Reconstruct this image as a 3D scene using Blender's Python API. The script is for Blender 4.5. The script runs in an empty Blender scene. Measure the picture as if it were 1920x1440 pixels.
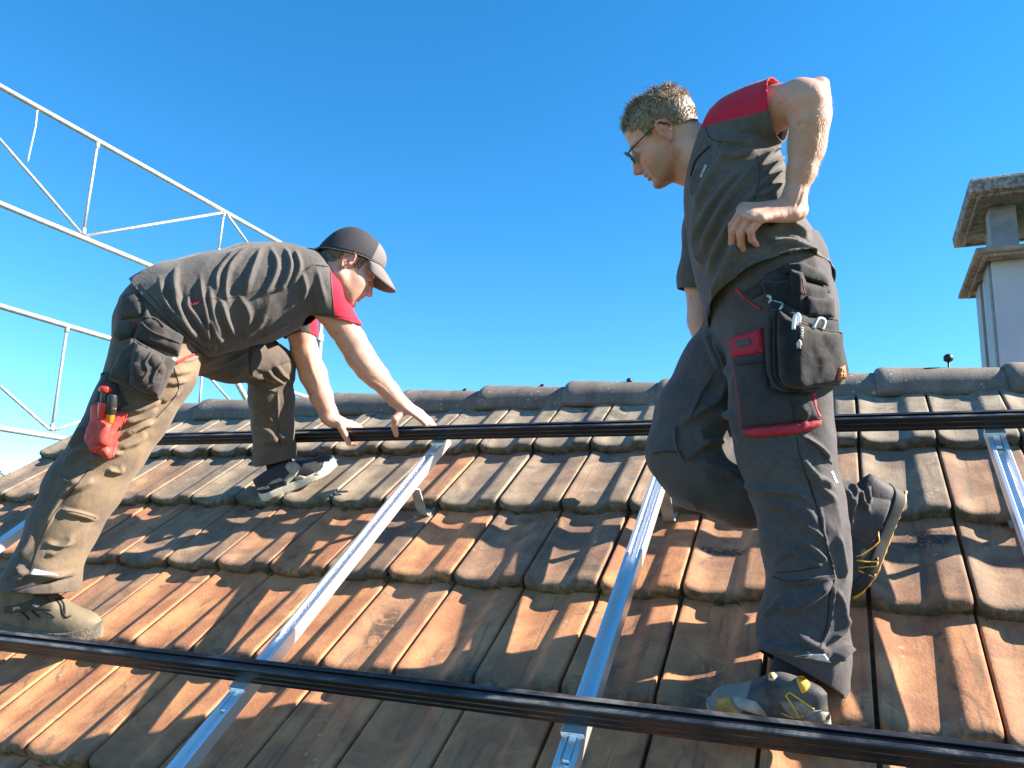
import bpy, bmesh, math, random
import numpy as np
from mathutils import Vector, Matrix
from mathutils.bvhtree import BVHTree
from mathutils.geometry import delaunay_2d_cdt
random.seed(7); RNG = np.random.default_rng(11)
C = bpy.context.scene.collection
SC = bpy.context.scene

# ------------------------------------------------------------------ camera
F_PX = 1490.0                                    # focal length for a 1920 px wide frame
def _rot(yaw, pitch, roll):
    B = np.array([[1, 0, 0], [0, 0, -1], [0, 1, 0]], float)
    c, s = math.cos(yaw), math.sin(yaw); Ry = np.array([[c, -s, 0], [s, c, 0], [0, 0, 1]])
    c, s = math.cos(pitch), math.sin(pitch); Rp = np.array([[1, 0, 0], [0, c, -s], [0, s, c]])
    c, s = math.cos(roll), math.sin(roll); Rr = np.array([[c, -s, 0], [s, c, 0], [0, 0, 1]])
    return Rr @ Rp @ B @ Ry
CM = _rot(*np.radians([-23.4, -12.25, 2.48]))    # rows: right, down, forward
CR, CD, CF = CM
cam_d = bpy.data.cameras.new('camera'); cam = bpy.data.objects.new('camera', cam_d); C.objects.link(cam)
mw = Matrix.Identity(4)
for i in range(3):
    mw[i][0] = CR[i]; mw[i][1] = -CD[i]; mw[i][2] = -CF[i]
cam.matrix_world = mw
cam_d.sensor_width = 36; cam_d.lens = F_PX / 1920 * 36; cam_d.clip_start = .05; cam_d.clip_end = 3000
SC.camera = cam

# ------------------------------------------------------------------ light
ALPHA = math.radians(38.3)                       # roof pitch
RX = np.array([1., 0, 0]); RS = np.array([0, math.cos(ALPHA), math.sin(ALPHA)]); RN = np.array([0, -math.sin(ALPHA), math.cos(ALPHA)])
SUN = 3.0 * RX + 2.1 * RS + 1.0 * RN; SUN /= np.linalg.norm(SUN)
sd = bpy.data.lights.new('sun', 'SUN'); sun = bpy.data.objects.new('sun', sd); C.objects.link(sun)
sun.rotation_euler = Vector(SUN).to_track_quat('Z', 'Y').to_euler()
sd.energy = 5.0; sd.angle = math.radians(.5); sd.color = (1, .89, .74)
w = bpy.data.worlds.new('World'); SC.world = w; w.use_nodes = True
nt = w.node_tree; bg = nt.nodes['Background']
sky = nt.nodes.new('ShaderNodeTexSky'); sky.sky_type = 'NISHITA'; sky.sun_disc = False
sky.sun_elevation = math.asin(SUN[2]); sky.sun_rotation = math.atan2(SUN[0], SUN[1])
sky.air_density = 1.0; sky.dust_density = 0.; sky.ozone_density = 3.2; sky.altitude = 1500
hs = nt.nodes.new('ShaderNodeHueSaturation'); hs.inputs['Saturation'].default_value = 1.30
hs.inputs['Hue'].default_value = .493
nt.links.new(sky.outputs[0], hs.inputs['Color']); nt.links.new(hs.outputs[0], bg.inputs[0])
bg.inputs[1].default_value = .08
SC.view_settings.view_transform = 'Standard'; SC.view_settings.look = 'None'
SC.view_settings.exposure = 2.0; SC.view_settings.gamma = 1

# ------------------------------------------------------------------ helpers: coordinates
def ray(u, v):
    return CM.T @ np.array([(u - 960) / F_PX, (v - 720) / F_PX, 1.])
def W(u, v, D):
    return ray(u, v) * D
def depth(P): return float(CM[2] @ np.asarray(P))
def project(P):
    c = np.asarray(P) @ CM.T
    return np.stack([960 + F_PX * c[..., 0] / c[..., 2], 720 + F_PX * c[..., 1] / c[..., 2]], -1)
H0 = 1.45                                        # camera height above the tile plane
def roof(x, s, n):
    return x * RX + s * RS + (n - H0) * RN
def hit_roof(u, v, n=0.):
    d = ray(u, v); return d * (-(H0 - n) / (RN @ d))
def hit_plane(u, v, axis, val):
    d = ray(u, v); return d * (val / d[axis])
def unit(a): a = np.asarray(a, float); return a / np.linalg.norm(a)
def lerp(a, b, t): return a + (b - a) * t
def sstep(a, b, x):
    t = np.clip((x - a) / (b - a), 0, 1); return t * t * (3 - 2 * t)

# ------------------------------------------------------------------ helpers: objects
def tag(o, label=None, cat=None, group=None, kind=None):
    for k, v in (('label', label), ('category', cat), ('group', group), ('kind', kind)):
        if v: o[k] = v
    return o
def thing(name, loc, label, cat, group=None):
    o = bpy.data.objects.new(name, None); C.objects.link(o); o.location = loc
    o.empty_display_size = .1
    return tag(o, label, cat, group)
def base_of(o):
    b = np.zeros(3)
    while o is not None:
        b += np.array(o.location); o = o.parent
    return b
def make(name, V, F, mat=None, parent=None, smooth=True, origin=None, mats=None, fmat=None):
    """one mesh object from world-space vertices"""
    V = np.asarray(V, float)
    org = base_of(parent) if parent is not None else (np.zeros(3) if origin is None else np.asarray(origin, float))
    loc = np.zeros(3)
    if parent is None: loc = org
    me = bpy.data.meshes.new(name)
    Vl = V - org
    if isinstance(F, np.ndarray):
        n, k = F.shape
        me.vertices.add(len(Vl)); me.vertices.foreach_set('co', Vl.astype(np.float32).ravel())
        me.loops.add(n * k); me.loops.foreach_set('vertex_index', F.astype(np.int32).ravel())
        me.polygons.add(n); me.polygons.foreach_set('loop_start', np.arange(0, n * k, k, dtype=np.int32))
        me.polygons.foreach_set('loop_total', np.full(n, k, np.int32))
        me.update(calc_edges=True); me.validate()
    else:
        me.from_pydata([tuple(v) for v in Vl], [], [tuple(int(i) for i in f) for f in F]); me.update()
    o = bpy.data.objects.new(name, me); C.objects.link(o); o.location = loc
    if parent is not None: o.parent = parent
    for m in (mats or ([mat] if mat else [])): me.materials.append(m)
    if fmat is not None: me.polygons.foreach_set('material_index', np.asarray(fmat, np.int32))
    me.polygons.foreach_set('use_smooth', np.full(len(me.polygons), bool(smooth)))
    me.update()
    return o
def attr(o, name, vals):
    a = o.data.attributes.new(name, 'FLOAT', 'POINT'); a.data.foreach_set('value', np.asarray(vals, np.float32))
def bevel(o, w, seg=2, ang=40):
    m = o.modifiers.new('bevel', 'BEVEL'); m.width = w; m.segments = seg; m.limit_method = 'ANGLE'; m.angle_limit = math.radians(ang)
    m.harden_normals = False
    return o
def solidify(o, t, off=-1):
    m = o.modifiers.new('solid', 'SOLIDIFY'); m.thickness = t; m.offset = off; return o
class MB:
    """collects pieces into one mesh"""
    def __init__(s): s.V = []; s.F = []; s.M = []; s.n = 0
    def add(s, V, F, m=0):
        V = np.asarray(V, float); s.V.append(V)
        for f in F: s.F.append([int(i) + s.n for i in f]); s.M.append(m)
        s.n += len(V); return s
    def box(s, o, ax, ay, az, m=0):
        o, ax, ay, az = [np.asarray(a, float) for a in (o, ax, ay, az)]
        V = [o, o + ax, o + ax + ay, o + ay, o + az, o + ax + az, o + ax + ay + az, o + ay + az]
        return s.add(V, [(0, 3, 2, 1), (4, 5, 6, 7), (0, 1, 5, 4), (1, 2, 6, 5), (2, 3, 7, 6), (3, 0, 4, 7)], m)
    def tube(s, pts, rad, seg=10, m=0, caps=True):
        pts = np.asarray(pts, float); n = len(pts); rad = np.broadcast_to(rad, (n,))
        V = []; T = np.gradient(pts, axis=0); t0 = unit(T[0]); up = unit(np.cross(t0, [0.31, .2, .93]))
        for i in range(n):
            t = unit(T[i]); up = unit(up - t * (up @ t)); b = np.cross(t, up)
            for k in range(seg):
                a = 2 * math.pi * k / seg; V.append(pts[i] + rad[i] * (math.cos(a) * up + math.sin(a) * b))
        F = [(i * seg + k, i * seg + (k + 1) % seg, (i + 1) * seg + (k + 1) % seg, (i + 1) * seg + k) for i in range(n - 1) for k in range(seg)]
        if caps: F += [tuple(range(seg - 1, -1, -1)), tuple((n - 1) * seg + k for k in range(seg))]
        return s.add(V, F, m)
    def extrude(s, poly, o, ex, ey, ez, L, m=0):
        """poly (a,b) in ex,ey; swept along ez by L"""
        n = len(poly); o = np.asarray(o, float)
        A = [o + a * ex + b * ey for a, b in poly]; B = [p + ez * L for p in A]
        F = [(i, (i + 1) % n, n + (i + 1) % n, n + i) for i in range(n)] + [tuple(range(n - 1, -1, -1)), tuple(range(n, 2 * n))]
        return s.add(A + B, F, m)
    def grid(s, G, m=0, wrap=False):
        G = np.asarray(G, float); a, b = G.shape[:2]
        F = [(i * b + j, i * b + (j + 1) % b, (i + 1) * b + (j + 1) % b, (i + 1) * b + j) for i in range(a - 1) for j in range(b if wrap else b - 1)]
        return s.add(G.reshape(-1, 3), F, m)
    def make(s, name, mat=None, parent=None, smooth=True, mats=None, origin=None):
        return make(name, np.concatenate(s.V), s.F, mat, parent, smooth, origin, mats, s.M if mats else None)

# ------------------------------------------------------------------ helpers: numpy noise
_perm = np.random.default_rng(3).permutation(256).astype(np.int64); _perm = np.concatenate([_perm, _perm, _perm])
_grad = np.random.default_rng(5).normal(size=(256, 3)); _grad /= np.linalg.norm(_grad, axis=1)[:, None]
def noise(P):
    P = np.asarray(P, float); I = np.floor(P).astype(np.int64); f = P - I; I &= 255
    u = f * f * f * (f * (f * 6 - 15) + 10); r = 0
    for dx in (0, 1):
        for dy in (0, 1):
            for dz in (0, 1):
                h = _perm[_perm[_perm[I[..., 0] + dx] + ((I[..., 1] + dy) & 255)] + ((I[..., 2] + dz) & 255)]
                g = _grad[h]; d = f - np.array([dx, dy, dz])
                wgt = (u[..., 0] if dx else 1 - u[..., 0]) * (u[..., 1] if dy else 1 - u[..., 1]) * (u[..., 2] if dz else 1 - u[..., 2])
                r = r + wgt * (g * d).sum(-1)
    return r * 1.5
def fbm(P, o=3):
    r = 0; a = 1.
    for i in range(o): r = r + a * noise(np.asarray(P) * 2 ** i + 17.3 * i); a *= .5
    return r

# ------------------------------------------------------------------ helpers: materials
class NT:
    def __init__(s, name):
        s.m = bpy.data.materials.new(name); s.m.use_nodes = True; s.t = s.m.node_tree; s.b = s.t.nodes['Principled BSDF']
    def n(s, typ, **kw):
        o = s.t.nodes.new('ShaderNode' + typ)
        for k, v in kw.items():
            if k.startswith('i_'): o.inputs[k[2:].replace('_', ' ')].default_value = v
            else: setattr(o, k, v)
        return o
    def l(s, a, b): s.t.links.new(a, b)
    def coord(s, out='Object', scale=None):
        c = s.n('TexCoord').outputs[out]
        if scale is not None:
            mp = s.n('Mapping'); mp.inputs['Scale'].default_value = scale; s.l(c, mp.inputs[0]); c = mp.outputs[0]
        return c
    def noise(s, scale, detail=4, rough=.55, vec=None, dist=0):
        o = s.n('TexNoise'); o.inputs['Scale'].default_value = scale; o.inputs['Detail'].default_value = detail
        o.inputs['Roughness'].default_value = rough; o.inputs['Distortion'].default_value = dist
        s.l(vec if vec is not None else s.coord(), o.inputs['Vector']); return o.outputs['Fac']
    def ramp(s, fac, a, b, c0=0., c1=1.):
        o = s.n('MapRange'); o.interpolation_type = 'SMOOTHSTEP'
        o.inputs['From Min'].default_value = a; o.inputs['From Max'].default_value = b; o.inputs['To Min'].default_value = c0; o.inputs['To Max'].default_value = c1
        s.l(fac, o.inputs['Value']); return o.outputs[0]
    def math(s, op, a, b=None):
        o = s.n('Math', operation=op)
        for i, x in enumerate((a, b)):
            if x is None: continue
            if hasattr(x, 'links'): s.l(x, o.inputs[i])
            else: o.inputs[i].default_value = x
        return o.outputs[0]
    def mix(s, fac, a, b, mode='MIX'):
        o = s.n('Mix', data_type='RGBA', blend_type=mode)
        for i, x in ((0, fac), (6, a), (7, b)):
            if hasattr(x, 'links'): s.l(x, o.inputs[i])
            elif i == 0: o.inputs[0].default_value = x
            else: o.inputs[i].default_value = (*x, 1)
        return o.outputs[2]
    def attr(s, name): return s.n('Attribute', attribute_name=name).outputs['Fac']
    def set(s, **kw):
        for k, v in kw.items():
            i = s.b.inputs[k.replace('_', ' ')]
            if hasattr(v, 'links'): s.l(v, i)
            elif isinstance(v, tuple) and len(v) == 3 and i.type == 'RGBA': i.default_value = (*v, 1)
            else: i.default_value = v
        return s
    def bump(s, h, dist=.002, strength=1., prev=None):
        o = s.n('Bump'); o.inputs['Distance'].default_value = dist; o.inputs['Strength'].default_value = strength
        s.l(h, o.inputs['Height'])
        if prev is not None: s.l(prev, o.inputs['Normal'])
        s.l(o.outputs[0], s.b.inputs['Normal']); return o.outputs[0]
def plain(name, col, rough=.6, metal=0., var=.12, scale=30, bump=0., bscale=200):
    t = NT(name); f = t.noise(scale)
    c = t.mix(t.ramp(f, .3, .7), tuple(max(0, x * (1 - var)) for x in col), tuple(min(1, x * (1 + var)) for x in col))
    t.set(Base_Color=c, Roughness=rough, Metallic=metal)
    if bump: t.bump(t.noise(bscale, 3), bump)
    return t.m
# ================================================================== SETTING
# ---- materials
X_V = -3.856                                      # verge (left gable)
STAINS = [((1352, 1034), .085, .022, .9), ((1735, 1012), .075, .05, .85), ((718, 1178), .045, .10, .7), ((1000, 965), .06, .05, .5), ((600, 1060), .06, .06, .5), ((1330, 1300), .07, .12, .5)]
def mat_tile(ridge=False):
    t = NT('weathered_clay'); vec = t.coord()
    r = t.attr('tint'); big = t.noise(2.2, 4, .6, vec); mid = t.noise(9, 5, .6, vec, .6); fine = t.noise(120, 3, .6, vec)
    age = t.attr('age')
    orange = t.mix(t.ramp(mid, .35, .7), (.31, .125, .058), (.48, .225, .100))
    grey = t.mix(t.ramp(mid, .3, .7), (.115, .075, .055), (.25, .165, .105)) if not ridge else t.mix(t.ramp(mid, .3, .7), (.090, .082, .072), (.155, .140, .122))
    if not ridge: grey = t.mix(t.ramp(age, .35, .8), grey, t.mix(t.ramp(mid, .3, .7), (.135, .112, .085), (.27, .225, .165)))
    k = t.math('ADD', t.math('ADD', t.math('MULTIPLY', r, .55), t.math('MULTIPLY', age, 1.15)), t.math('MULTIPLY', t.math('SUBTRACT', big, .5), .9))
    c = t.mix(t.ramp(k, .35, 1.05), orange, grey)
    # sooty streaks along the slope and smudges
    st = t.noise(1, 4, .6, t.coord(scale=(34, 2.6, 2.6)), 1.2)
    c = t.mix(t.ramp(st, .52, .72, 0, .65), c, (.10, .075, .055))
    sm = t.noise(6, 6, .7, vec, 1.5)
    c = t.mix(t.ramp(sm, .57, .70, 0, .75), c, (.065, .055, .05))
    lich = t.n('TexVoronoi', feature='F1'); lich.inputs['Scale'].default_value = 38 if ridge else 30; t.l(vec, lich.inputs['Vector'])
    lm = t.math('MULTIPLY', t.ramp(lich.outputs['Distance'], .14, .22, 1, 0), t.ramp(t.noise(5, 3, .5, vec), .44 if ridge else .58, .60 if ridge else .66))
    c = t.mix(t.math('MULTIPLY', lm, .7 if ridge else .4), c, (.42, .41, .36))
    c = t.mix(t.ramp(fine, .4, .75, 0, .10 if not ridge else .08), c, (.5, .33, .2))
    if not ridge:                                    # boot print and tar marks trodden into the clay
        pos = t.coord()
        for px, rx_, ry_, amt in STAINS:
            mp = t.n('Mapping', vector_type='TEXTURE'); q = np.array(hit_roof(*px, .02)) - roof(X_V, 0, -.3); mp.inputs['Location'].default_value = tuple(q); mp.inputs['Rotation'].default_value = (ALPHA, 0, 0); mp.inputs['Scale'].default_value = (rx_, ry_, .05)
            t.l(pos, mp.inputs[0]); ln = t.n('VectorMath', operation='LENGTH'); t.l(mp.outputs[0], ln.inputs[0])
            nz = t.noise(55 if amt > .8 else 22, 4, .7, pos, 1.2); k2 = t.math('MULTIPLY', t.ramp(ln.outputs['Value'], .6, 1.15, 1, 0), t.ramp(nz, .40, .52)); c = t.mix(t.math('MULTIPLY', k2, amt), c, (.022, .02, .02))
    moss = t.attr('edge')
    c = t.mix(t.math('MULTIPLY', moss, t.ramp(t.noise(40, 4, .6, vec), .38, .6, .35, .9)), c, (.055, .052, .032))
    t.set(Base_Color=c, Roughness=.82)
    b = t.bump(fine, .0011); b = t.bump(mid, .0012, .7, b)
    return t.m
M_TILE = mat_tile(); M_RIDGE = mat_tile(True)
M_ALU = NT('bare_aluminium')
M_ALU.set(Base_Color=(.84, .85, .86), Metallic=.82, Roughness=.36); M_ALU = M_ALU.m
t = NT('black_anodised'); t.set(Base_Color=(.006, .007, .010), Roughness=.36, Metallic=0., Specular_IOR_Level=.35); M_BLACK = t.m
t = NT('dusty_black_top'); f = t.noise(6, 6, .7, t.coord(scale=(.5, 1, 1)), 1.); f2 = t.noise(26, 5, .65, t.coord(scale=(.35, 1, 1)))
dm = t.math('MULTIPLY', t.ramp(f, .40, .68), t.ramp(f2, .28, .62))
t.set(Base_Color=t.mix(dm, (.013, .014, .019), (.17, .16, .15)), Roughness=t.ramp(dm, 0, 1, .38, .8)); M_DUST = t.m
t = NT('galvanised_steel'); f = t.noise(25, 4); t.set(Base_Color=t.mix(t.ramp(f, .35, .65), (.36, .38, .40), (.50, .51, .52)), Metallic=.55, Roughness=.5); M_GALV = t.m
M_WOOD = plain('roof_timber', (.22, .14, .08), .8, var=.3)
M_RENDER = plain('wall_render', (.62, .58, .5), .9, var=.08, scale=8, bump=.004)
def mat_concrete():
    t = NT('lichened_concrete'); v = t.coord(); a = t.noise(6, 5, .6, v); b = t.noise(45, 5, .65, v)
    c = t.mix(t.ramp(a, .3, .7), (.155, .152, .15), (.27, .265, .255)); g = t.n('NewGeometry')
    c = t.mix(t.math('MULTIPLY', t.ramp(b, .46, .56, 0, .85), t.ramp(t.noise(5, 3), .4, .55)), c, (.085, .085, .08))
    wl = t.noise(70, 4, .6, v); c = t.mix(t.ramp(wl, .60, .68, 0, .7), c, (.55, .53, .47))
    t.set(Base_Color=c, Roughness=.92); t.bump(b, .006); return t.m
M_CONC = mat_concrete()
t = NT('fibre_cement_cladding'); a = t.noise(3, 4, .6); b = t.noise(1, 3, .5, t.coord(scale=(30, 30, 1.5)))
t.set(Base_Color=t.mix(t.ramp(a, .3, .7), (.33, .365, .425), (.41, .45, .51)), Roughness=.7); t.bump(b, .0015); M_CLAD = t.m
M_PILLAR = plain('grey_render_post', (.21, .215, .23), .85, var=.18, scale=12, bump=.003, bscale=60)
M_DARKIN = plain('soot', (.03, .028, .026), .95)
M_ZINC = plain('zinc_flashing', (.30, .27, .24), .5, .6)

# ---- ground and house
NG = 40
gx = np.linspace(-600, 600, NG); G = np.array([[(x, y, -9.0 + .25 * math.sin(x * .11) * math.cos(y * .07)) for y in gx] for x in gx])
t = NT('lawn'); f = t.noise(.6, 6); t.set(Base_Color=t.mix(t.ramp(f, .35, .65), (.045, .075, .022), (.09, .11, .04)), Roughness=.95); M_LAWN = t.m
tag(MB().grid(G).make('ground', M_LAWN), kind='structure')

X_V = -3.856                                      # verge (left gable)
X_E = 3.0
TP, TL = .2285, .390                              # tile pitch across and along
NOSES = [1.672 + TL * k for k in range(-4, 3)]
S_RIDGE = 2.93
house = thing('house', roof(X_V, 0, -.3), 'house under a pitched orange clay tile roof with grey ridge', 'house')

def tile_profile(u):
    """0 in the trough, 1 on the flat rib; u from 0 (left joint) to 1"""
    left = 1 - sstep(-.02, .31, u); right = sstep(.565, .735, u)
    return np.maximum(left * .92, right)
def build_tiles():
    nu, ns = 22, 15
    us = np.array([0.006, .014, .03, .06, .10, .15, .20, .27, .35, .43, .51, .58, .62, .66, .70, .735, .77, .83, .89, .95, .98, .99])
    Vs = []; Fs = []; tint = []; age = []; edge = []; off = 0
    j0 = int(round((X_V + .428) / TP)); j1 = int((X_E + .428) / TP)
    # parametric strip: down the front face, round the nose, then up the slope
    prof = [(0.004, -.034), (0.0010, -.024), (0., -.016), (.0028, -.0085), (.009, -.0035), (.018, -.0008)]
    ss = [.032, .07, .12, .18, .24, .30, .36, .42, .46]
    for k, sn in enumerate(NOSES):
        for j in range(j0, j1):
            x0 = -.428 + TP * j + RNG.normal(0, .0012); s0 = sn + RNG.normal(0, .0025); lift = abs(RNG.normal(0, .0012)); tw = RNG.normal(0, .002)
            rows = []
            for ds, dn in prof + [(s, None) for s in ss]:
                f = min(ds / TL, 1.15)
                dep = lerp(.0200, .0115, min(f, 1))                 # rib height above trough
                base = lerp(.034, .002, f)                       # tile tilts down under its upper neighbour
                rowv = []
                for u in us:
                    p = tile_profile(u)
                    top = base + dep * p + lift + tw * (u - .5)
                    e = min(u, 1 - u); top -= .004 * (1 - sstep(0, .02, e))
                    n = top if dn is None else (top + dn if dn > -.03 else max(.0, top - .034 - .2 * dep * p))
                    if dn is not None and dn <= -.03: n = .002 + .010 * p
                    rowv.append(roof(x0 + u * (TP - .0065), s0 + ds + (.011 * max(0, 1 - e / .07) ** 2 if ds < .03 else 0.) , n))
                rows.append(rowv)
            G = np.array(rows); a, b = G.shape[:2]
            # side skirts
            L = G[:, 0] - RN * .022; R = G[:, -1] - RN * .022
            G = np.concatenate([L[:, None], G, R[:, None]], 1); b += 2
            Vs.append(G.reshape(-1, 3)); idx = np.arange(a * b).reshape(a, b) + off
            Fs.append(np.stack([idx[:-1, :-1], idx[:-1, 1:], idx[1:, 1:], idx[1:, :-1]], -1).reshape(-1, 4)); off += a * b
            t0 = np.clip(RNG.normal(.5, .33), 0, 1.2)
            tint.append(np.full(a * b, t0)); ag = np.clip((k - 2.4) * .24 + RNG.normal(0, .08), -.3, 1.1); age.append(np.full(a * b, ag))
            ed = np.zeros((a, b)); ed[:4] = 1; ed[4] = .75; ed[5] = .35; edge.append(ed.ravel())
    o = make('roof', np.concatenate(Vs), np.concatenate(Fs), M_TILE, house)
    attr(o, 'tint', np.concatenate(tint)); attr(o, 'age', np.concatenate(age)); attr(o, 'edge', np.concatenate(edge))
    return o
roof_o = build_tiles()
# under-deck, far slope, walls
m = MB()
m.box(roof(X_V + .02, .05, -.06), RX * (X_E - X_V - .02), RS * (S_RIDGE - .02), RN * .045)
far_dir = np.array([0, math.cos(ALPHA), -math.sin(ALPHA)]); far_n = np.array([0, math.sin(ALPHA), math.cos(ALPHA)])
rp = roof(X_V + .02, S_RIDGE + .03, -.02)
m.box(rp - far_n * .05, RX * (X_E - X_V - .02), far_dir * 4.6, far_n * .06)
m.make('roof_deck', M_WOOD, house, smooth=False)
m = MB(); e0 = roof(X_V + .12, .25, -.25); top = roof(X_V + .12, S_RIDGE, -.12)
yb = e0[1] + 5.0
poly = [(e0[1], -9), (e0[1], e0[2]), (top[1], top[2]), (top[1] + (top[1] - e0[1]), e0[2]), (top[1] * 2 - e0[1], -9)]
m.extrude(poly, np.array([X_V + .12, 0, 0]), np.array([0, 1., 0]), np.array([0, 0, 1.]), RX, X_E - X_V - .2)
m.make('wall', M_RENDER, house, smooth=False)
m = MB(); m.box(roof(X_V - .012, .06, -.12), RX * .03, RS * (S_RIDGE - .05), RN * .10)
m.make('barge_board', M_ZINC, house, smooth=False)

# moss and grit caught under the noses and in the joints
def build_moss():
    V = []
    for i in range(420):
        k = int(RNG.integers(1, 7)); j = int(RNG.integers(-15, 13)); u = RNG.choice([RNG.uniform(-.03, .04), RNG.uniform(0, 1)]); c = roof(-.428 + TP * (j + u), NOSES[k] + RNG.uniform(-.008, .003), .006 + .016 * float(tile_profile(np.array(abs(u) % 1))))
        for q in range(int(RNG.integers(5, 16))):
            p = c + RX * RNG.normal(0, .010) + RS * RNG.normal(0, .004) + RN * abs(RNG.normal(0, .003)); a = RNG.normal(size=3) * .0026; b = RNG.normal(size=3) * .0026; V += [p - a, p - b, p + a, p + b]
    o = make('moss', np.array(V), np.arange(len(V)).reshape(-1, 4), M_MOSS, roof_o, smooth=False); o['kind'] = 'stuff'
M_MOSS = plain('moss', (.045, .048, .018), .95, var=.5, scale=80); build_moss()
# ---- ridge tiles
def ridge_tile(x0, ln=.455, big=.116, small=.101, tilt=.012):
    cz = roof(0, S_RIDGE + .012, -.064); nA = 18
    xs = np.array([0, .004, .012, .022, .05, .055, .12, .2, .3, .38, ln]); rows = []
    for i, x in enumerate(xs):
        f = x / ln; r = lerp(big, small, f)
        if i == 0: r -= .012
        if i == 1: r -= .005
        if x > .052: r -= .001
        row = []
        for a in np.linspace(-math.radians(103), math.radians(103), nA):
            yy = math.sin(a) * r * 1.12; zz = math.cos(a) * r * .86
            row.append(np.array([x0 + x, cz[1] + yy, cz[2] + zz + tilt * (1 - f)]))
        rows.append(row)
    return np.array(rows)
ridge_x = [-.766 * H0 + .4075 * k for k in range(-7, 10)]
for i, x in enumerate(ridge_x):
    x += RNG.normal(0, .004)
    G = ridge_tile(x, tilt=.014 + RNG.normal(0, .003))
    o = MB().grid(G).make('ridge_tile', M_RIDGE, roof_o); solidify(o, .014, -1 if True else 1)
    n = len(o.data.vertices); attr(o, 'tint', np.full(n, RNG.uniform(.3, 1))); attr(o, 'age', np.full(n, RNG.uniform(.62, .95)))
    attr(o, 'edge', (np.abs(np.linspace(-1, 1, 18))[None, :].repeat(11, 0) > .93).astype(float).ravel() * .6)
# ridge end cap at the verge
m = MB(); G = ridge_tile(X_V - .05, .02, .113, .111, .01)
ring = G[0]; ctr = ring.mean(0); m.add(np.concatenate([ring, [ctr]]), [(i, i + 1, len(ring)) for i in range(len(ring) - 1)])
o = m.make('ridge_end', M_RIDGE, roof_o); attr(o, 'tint', np.full(len(o.data.vertices), .8)); attr(o, 'age', np.full(len(o.data.vertices), .9)); attr(o, 'edge', np.zeros(len(o.data.vertices)))
M_KNOB = plain('blackened_screw', (.03, .03, .035), .45, .7)
for u, v in ((1017, 727), (1180, 716), (1778, 675), (872, 735)):
    p = hit_plane(u, v, 1, roof(0, S_RIDGE + .012, 0)[1])
    m = MB(); z0 = p[2] - .006; k_ = 1.25 if u > 1700 else 1.
    m.tube([(p[0], p[1], z0 - .07), (p[0], p[1], z0 + .006)], .0038, 8)
    m.tube([(p[0], p[1], z0 + q * k_) for q in (.0, .004, .016, .022)], [.008 * k_, .0130 * k_, .0125 * k_, .006 * k_], 9)
    m.make('ridge_screw', M_KNOB, roof_o)

# ---- mounting rails
RB_T = .172; RB_B = .138                          # silver rail top and bottom above tile plane
def silver_rail(x, label):
    root = thing('mounting_rail', roof(x, .35, RB_B), label, 'rail', 'silver rails running up the slope')
    wd, hh = .0430, RB_T - RB_B
    P = [(0, 0), (wd, 0), (wd, hh), (wd - .010, hh), (wd - .010, hh - .003), (wd - .013, hh - .016), (.013, hh - .016), (.010, hh - .003), (.010, hh), (0, hh), (0, hh * .55), (.002, hh * .5), (.002, hh * .4), (0, hh * .35)]
    m = MB(); m.extrude(P, roof(x, .35, RB_B), RX, RN, RS, 2.310 - .35)
    bevel(m.make('profile', M_ALU, root, smooth=False), .0008, 1)
    for sn in (NOSES[2], NOSES[5]):
        # roof hook: strap out of the tile lap, bent down and up to the rail
        path = [(.02, .018), (-.02, .022), (-.042, .024), (-.051, .032), (-.055, .05), (-.055, RB_B - .0005)]
        m = MB(); hx = x + .022; th = .006
        A = []
        for i, (a, b) in enumerate(path):
            t = np.gradient(np.array(path), axis=0)[i]; t = t / np.hypot(*t); nn = np.array([-t[1], t[0]])
            A.append([roof(hx + dx, sn + a + nn[0] * q, b + nn[1] * q) for dx, q in ((0, 0), (.034, 0), (.034, th), (0, th))])
        m.grid(np.array(A), wrap=True); m.add(A[0], [(0, 1, 2, 3)]); m.add(A[-1], [(3, 2, 1, 0)])
        m.make('roof_hook', M_GALV, root, smooth=False)
    for sb in (2.268, 1.081):
        m = MB(); m.box(roof(x - .004, sb - .020, RB_T + .0005), RX * .050, RS * .050, RN * .006)
        m.box(roof(x - .004, sb - .020, RB_T - .006), RX * .050, RS * .0025, RN * .0062)
        m.box(roof(x + .013, sb - .075, RB_T - .0125), RX * .016, RS * .07, RN * .008)
        bevel(m.make('cross_clamp', M_ALU, root, smooth=False), .0008, 1)
silver_rail(-2.952, 'bare aluminium rail on the far left, behind the bending man\'s boot leg')
silver_rail(-1.415, 'bare aluminium rail with glaring white sunlit side, between the two men')
silver_rail(-.559, 'bare aluminium rail reflecting blue sky, passing behind the standing man\'s bent knee')
silver_rail(.357, 'bare aluminium rail at the right edge, right of the standing man\'s raised shoe')
def black_rail(s0, x0, x1, label):
    wd, hh = .040, .042; n0 = .180
    P = [(0, 0), (wd, 0), (wd, hh - .003), (wd - .003, hh), (.026, hh), (.026, hh - .010), (.014, hh - .010), (.014, hh), (.004, hh), (.001, hh - .0015), (0, hh - .005),
         (0, .028), (.002, .027), (.002, .0255), (0, .0245), (0, .014), (.0025, .013), (.0025, .010), (0, .009)]
    m = MB(); m.extrude(P, roof(x0, s0, n0), RS, RN, RX, x1 - x0)
    o = m.make('module_rail', None, None, smooth=False, mats=[M_BLACK, M_DUST], origin=roof(x0, s0, n0))
    for p in o.data.polygons:
        c = np.array(p.normal)
        if c @ RN > .5 and len(p.vertices) == 4: p.material_index = 1
    bevel(o, .0006, 1)
    return tag(o, label, 'rail', 'black rails running across the roof')
black_rail(2.268, -3.30, 2.7, 'thin black rail just below the ridge, gripped by the bending man')
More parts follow.
